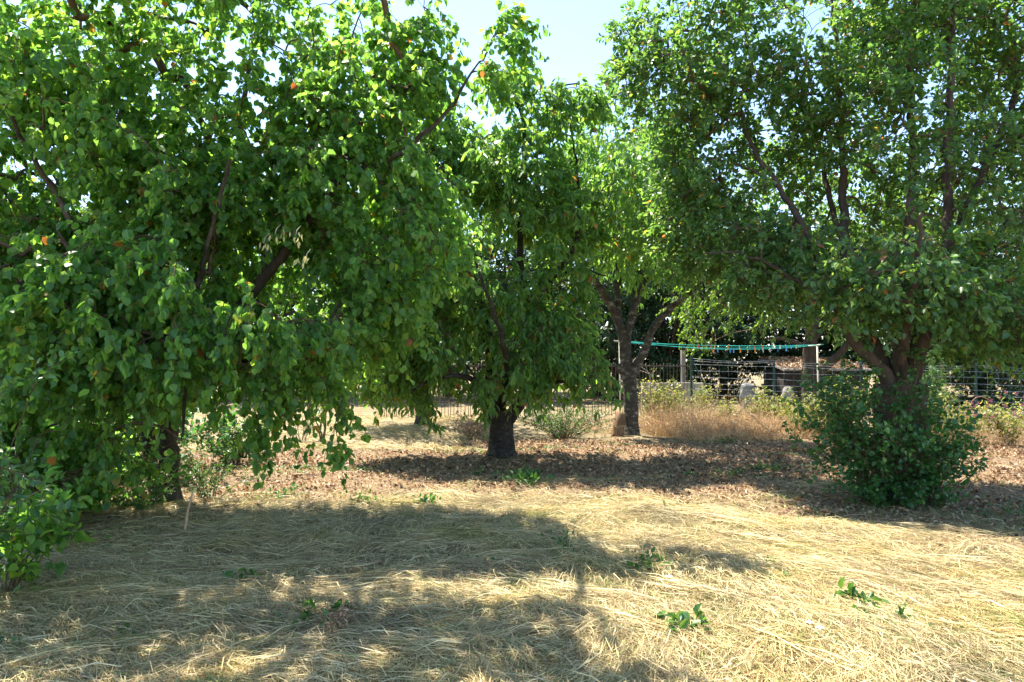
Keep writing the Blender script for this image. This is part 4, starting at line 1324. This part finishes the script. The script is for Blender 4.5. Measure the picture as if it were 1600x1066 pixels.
# tree with the leaning trunk beyond the fence
b = on_ground(1265, 640, 20.5)
limbs = [
    [(b, .24), (P(1264, 590, 20.5), .20), (P(1266, 545, 20.5), .185), (P(1271, 487, 20.4), .16), (P(1268, 430, 20.3), .12), (P(1262, 340, 20.3), .07), (P(1260, 260, 20.3), .03)],
    LP((1268, 592, 20.5, .14), (1292, 572, 20.2, .11), (1315, 548, 20.0, .10), (1345, 520, 19.8, .07), (1390, 480, 19.6, .03)),
    LP((1266, 542, 20.5, .07), (1240, 534, 20.1, .055), (1218, 528, 19.8, .045), (1195, 530, 19.6, .02)),
    LP((1272, 530, 20.4, .09), (1290, 512, 20.2, .075), (1312, 500, 20.0, .05), (1350, 470, 19.8, .025)),
    LP((1270, 480, 20.4, .10), (1220, 430, 20.2, .07), (1160, 400, 20.0, .045), (1110, 380, 19.8, .02)),
    LP((1270, 460, 20.4, .10), (1330, 400, 20.6, .07), (1400, 340, 20.8, .03)),
]
blobs = [E(1150, 440, 20.0, 120, 85, 2.0, 1.2), E(1260, 330, 20.5, 170, 120, 2.6), E(1390, 400, 20.4, 130, 100, 2.2), E(1110, 510, 19.6, 45, 28, .8, 1.6), E(1195, 505, 19.7, 45, 22, .8, 1.4), E(1340, 500, 19.8, 60, 40, .9)]
make_tree('orchard_tree', 'old tree with a dark bare trunk and low crooked limbs right behind the clothesline', 'tree', b, limbs, blobs, 420, 0.3,
          tpl_oval(0.5), M['far_leaf'], M['bark_plum'], 0.105, 5, 9, 0.42, 'droop')
# dark trunked tree behind the middle cherry
b = on_ground(660, 660, 15.8)
limbs = [[(b, .17), (P(660, 620, 15.8), .13), (P(658, 570, 15.8), .12), (P(652, 500, 15.8), .09), (P(640, 420, 15.8), .05), (P(630, 330, 15.8), .02)],
         LP((658, 575, 15.8, .07), (610, 510, 15.5, .05), (560, 470, 15.3, .02)), LP((655, 540, 15.8, .07), (700, 480, 16.0, .05), (740, 430, 16.2, .02))]
blobs = [E(650, 420, 15.8, 120, 130, 1.9), E(570, 480, 15.4, 60, 50, 1.0), E(600, 560, 15.2, 45, 28, .6, 1.4)]
make_tree('orchard_tree', 'small orchard tree with a dark trunk standing behind the left side of the middle cherry', 'tree', b, limbs, blobs, 300, 0.27, tpl_lance(.42), M['cherry_leaf'], M['bark'], .12, 5, 8, .36, 'droop')


# ------------------------------------------------------------------ belt of trees behind: three kinds, then copies
def belt_tree(name, label, height, width, low, mat, size, n, habit, loc):
    limbs = [[((0, 0, 0), .22), ((.05, 0, height * .15), .18), ((-.05, .05, height * .35), .14), ((.05, 0, height * .6), .08), ((0, 0, height * .9), .02)]]
    for k in range(7):
        a = k * 2.4 + rng.random()
        z0 = height * rng.uniform(.12, .4)
        limbs.append([((0, 0, z0), .09), ((math.cos(a) * width * .22, math.sin(a) * width * .22, z0 + height * .12), .06), ((math.cos(a) * width * .4, math.sin(a) * width * .4, z0 + height * .3), .02)])
    blobs = []
    for k in range(13):
        a = k * 2.4
        f = k / 12
        z = low + (height - low) * (.12 + .8 * f)
        r = width * .5 * (1 - .6 * f ** 2) * rng.uniform(.7, 1.05)
        q = rng.uniform(.75, 1.2)
        blobs.append(((math.cos(a) * r * .55, math.sin(a) * r * .55, z), (width * .25 * q, width * .25 * q, (height - low) * .16 * q), 1.0))
    blobs.append(((0, 0, low + (height - low) * .45), (width * .38, width * .38, (height - low) * .42), .8))
    r = make_tree(name, label, 'tree', np.zeros(3), [[(np.array(p, float), q) for p, q in L] for L in limbs], blobs, n, .3, tpl_oval(.55), mat, M['bark'], size, 6, 8, .5, habit, group='trees closing the orchard off at the back', limb_sides=7, branch_min=.008)
    r.location = loc
    return r


def copy_tree(src, label, loc, rz, s, sz=None):
    r = src.copy()
    C.objects.link(r)
    r.location = loc
    r.rotation_euler = (0, 0, rz)
    r.scale = (s, s, sz or s)
    r['label'] = label
    for ch in src.children:
        c2 = ch.copy()
        C.objects.link(c2)
        c2.parent = r
    return r


kinds = {
    'dark': belt_tree('evergreen_tree', 'x', 8.0, 6.0, 0.1, M['hedge_leaf'], .145, 400, 'spread', (0, 0, 0)),
    'mid': belt_tree('broadleaf_tree', 'x', 8.5, 6.5, 0.7, M['far_leaf'], .15, 380, 'droop', (0, 0, 0)),
    'light': belt_tree('pale_tree', 'x', 7.5, 6.0, 0.5, M['far_leaf'], .13, 360, 'up', (0, 0, 0)),
}
belt = [  # px at depth d
    (-120, 24, 'mid', .95, 'green tree behind the fruit tree, farthest toward the left edge'), (20, 27, 'dark', 1.0, 'dark evergreen behind the left edge of the big fruit tree'),
    (150, 25, 'mid', .95, 'green tree directly behind the middle of the big fruit tree crown'), (290, 28, 'dark', 1.0, 'dark evergreen behind the trunk of the big fruit tree'),
    (400, 26, 'mid', .9, 'green tree behind the right half of the big fruit tree'), (500, 30, 'dark', 1.05, 'dark evergreen behind the sunny gap of hay'),
    (590, 26, 'light', .95, 'pale green tree seen past the right edge of the big fruit tree'), (700, 29, 'mid', 1.0, 'green tree behind the left half of the middle cherry'),
    (790, 26, 'dark', .85, 'dark evergreen straight behind the middle cherry trunk'), (850, 31, 'light', 1.05, 'pale green tree behind the right half of the middle cherry'),
    (930, 29, 'mid', .95, 'green tree seen between the two cherry trees'), (960, 25, 'dark', .72, 'low dark evergreen left of the clothesline post'),
    (1035, 26, 'dark', .78, 'dark evergreen behind the left end of the clothesline'), (1060, 31, 'light', 1.1, 'pale green tree high behind the clothesline'),
    (1130, 26.5, 'dark', .8, 'dark evergreen behind the clothes pegs'), (1220, 27, 'dark', .9, 'dark evergreen behind the low shed'),
    (1310, 26.5, 'dark', .9, 'dark evergreen behind the left stems of the plum tree'), (1420, 28, 'mid', .95, 'green tree behind the plum tree trunk'),
    (1440, 23, 'dark', .62, 'low dark evergreen right behind the spiky plant'), (1530, 22.5, 'dark', .7, 'dark evergreen behind the right stretch of wire fence'), (1620, 24, 'dark', .85, 'dark evergreen at the right end of the wire fence'), (1600, 29, 'mid', 1.0, 'green tree above the right end of the wire fence'),
    (1740, 27, 'mid', 1.0, 'green tree just past the right edge of the picture'),
]
used = set()
for px, d, kd, s, lab in belt:
    x = (px - 800) / FPX * d
    loc = (x, d, float(H(x, d)))
    src = kinds[kd]
    if kd not in used:
        used.add(kd)
        src.location = loc
        src.rotation_euler = (0, 0, rng.uniform(0, 6.28))
        src.scale = (s, s, s)
        src['label'] = lab
    else:
        copy_tree(src, lab, loc, rng.uniform(0, 6.28), s, s * rng.uniform(.9, 1.08))
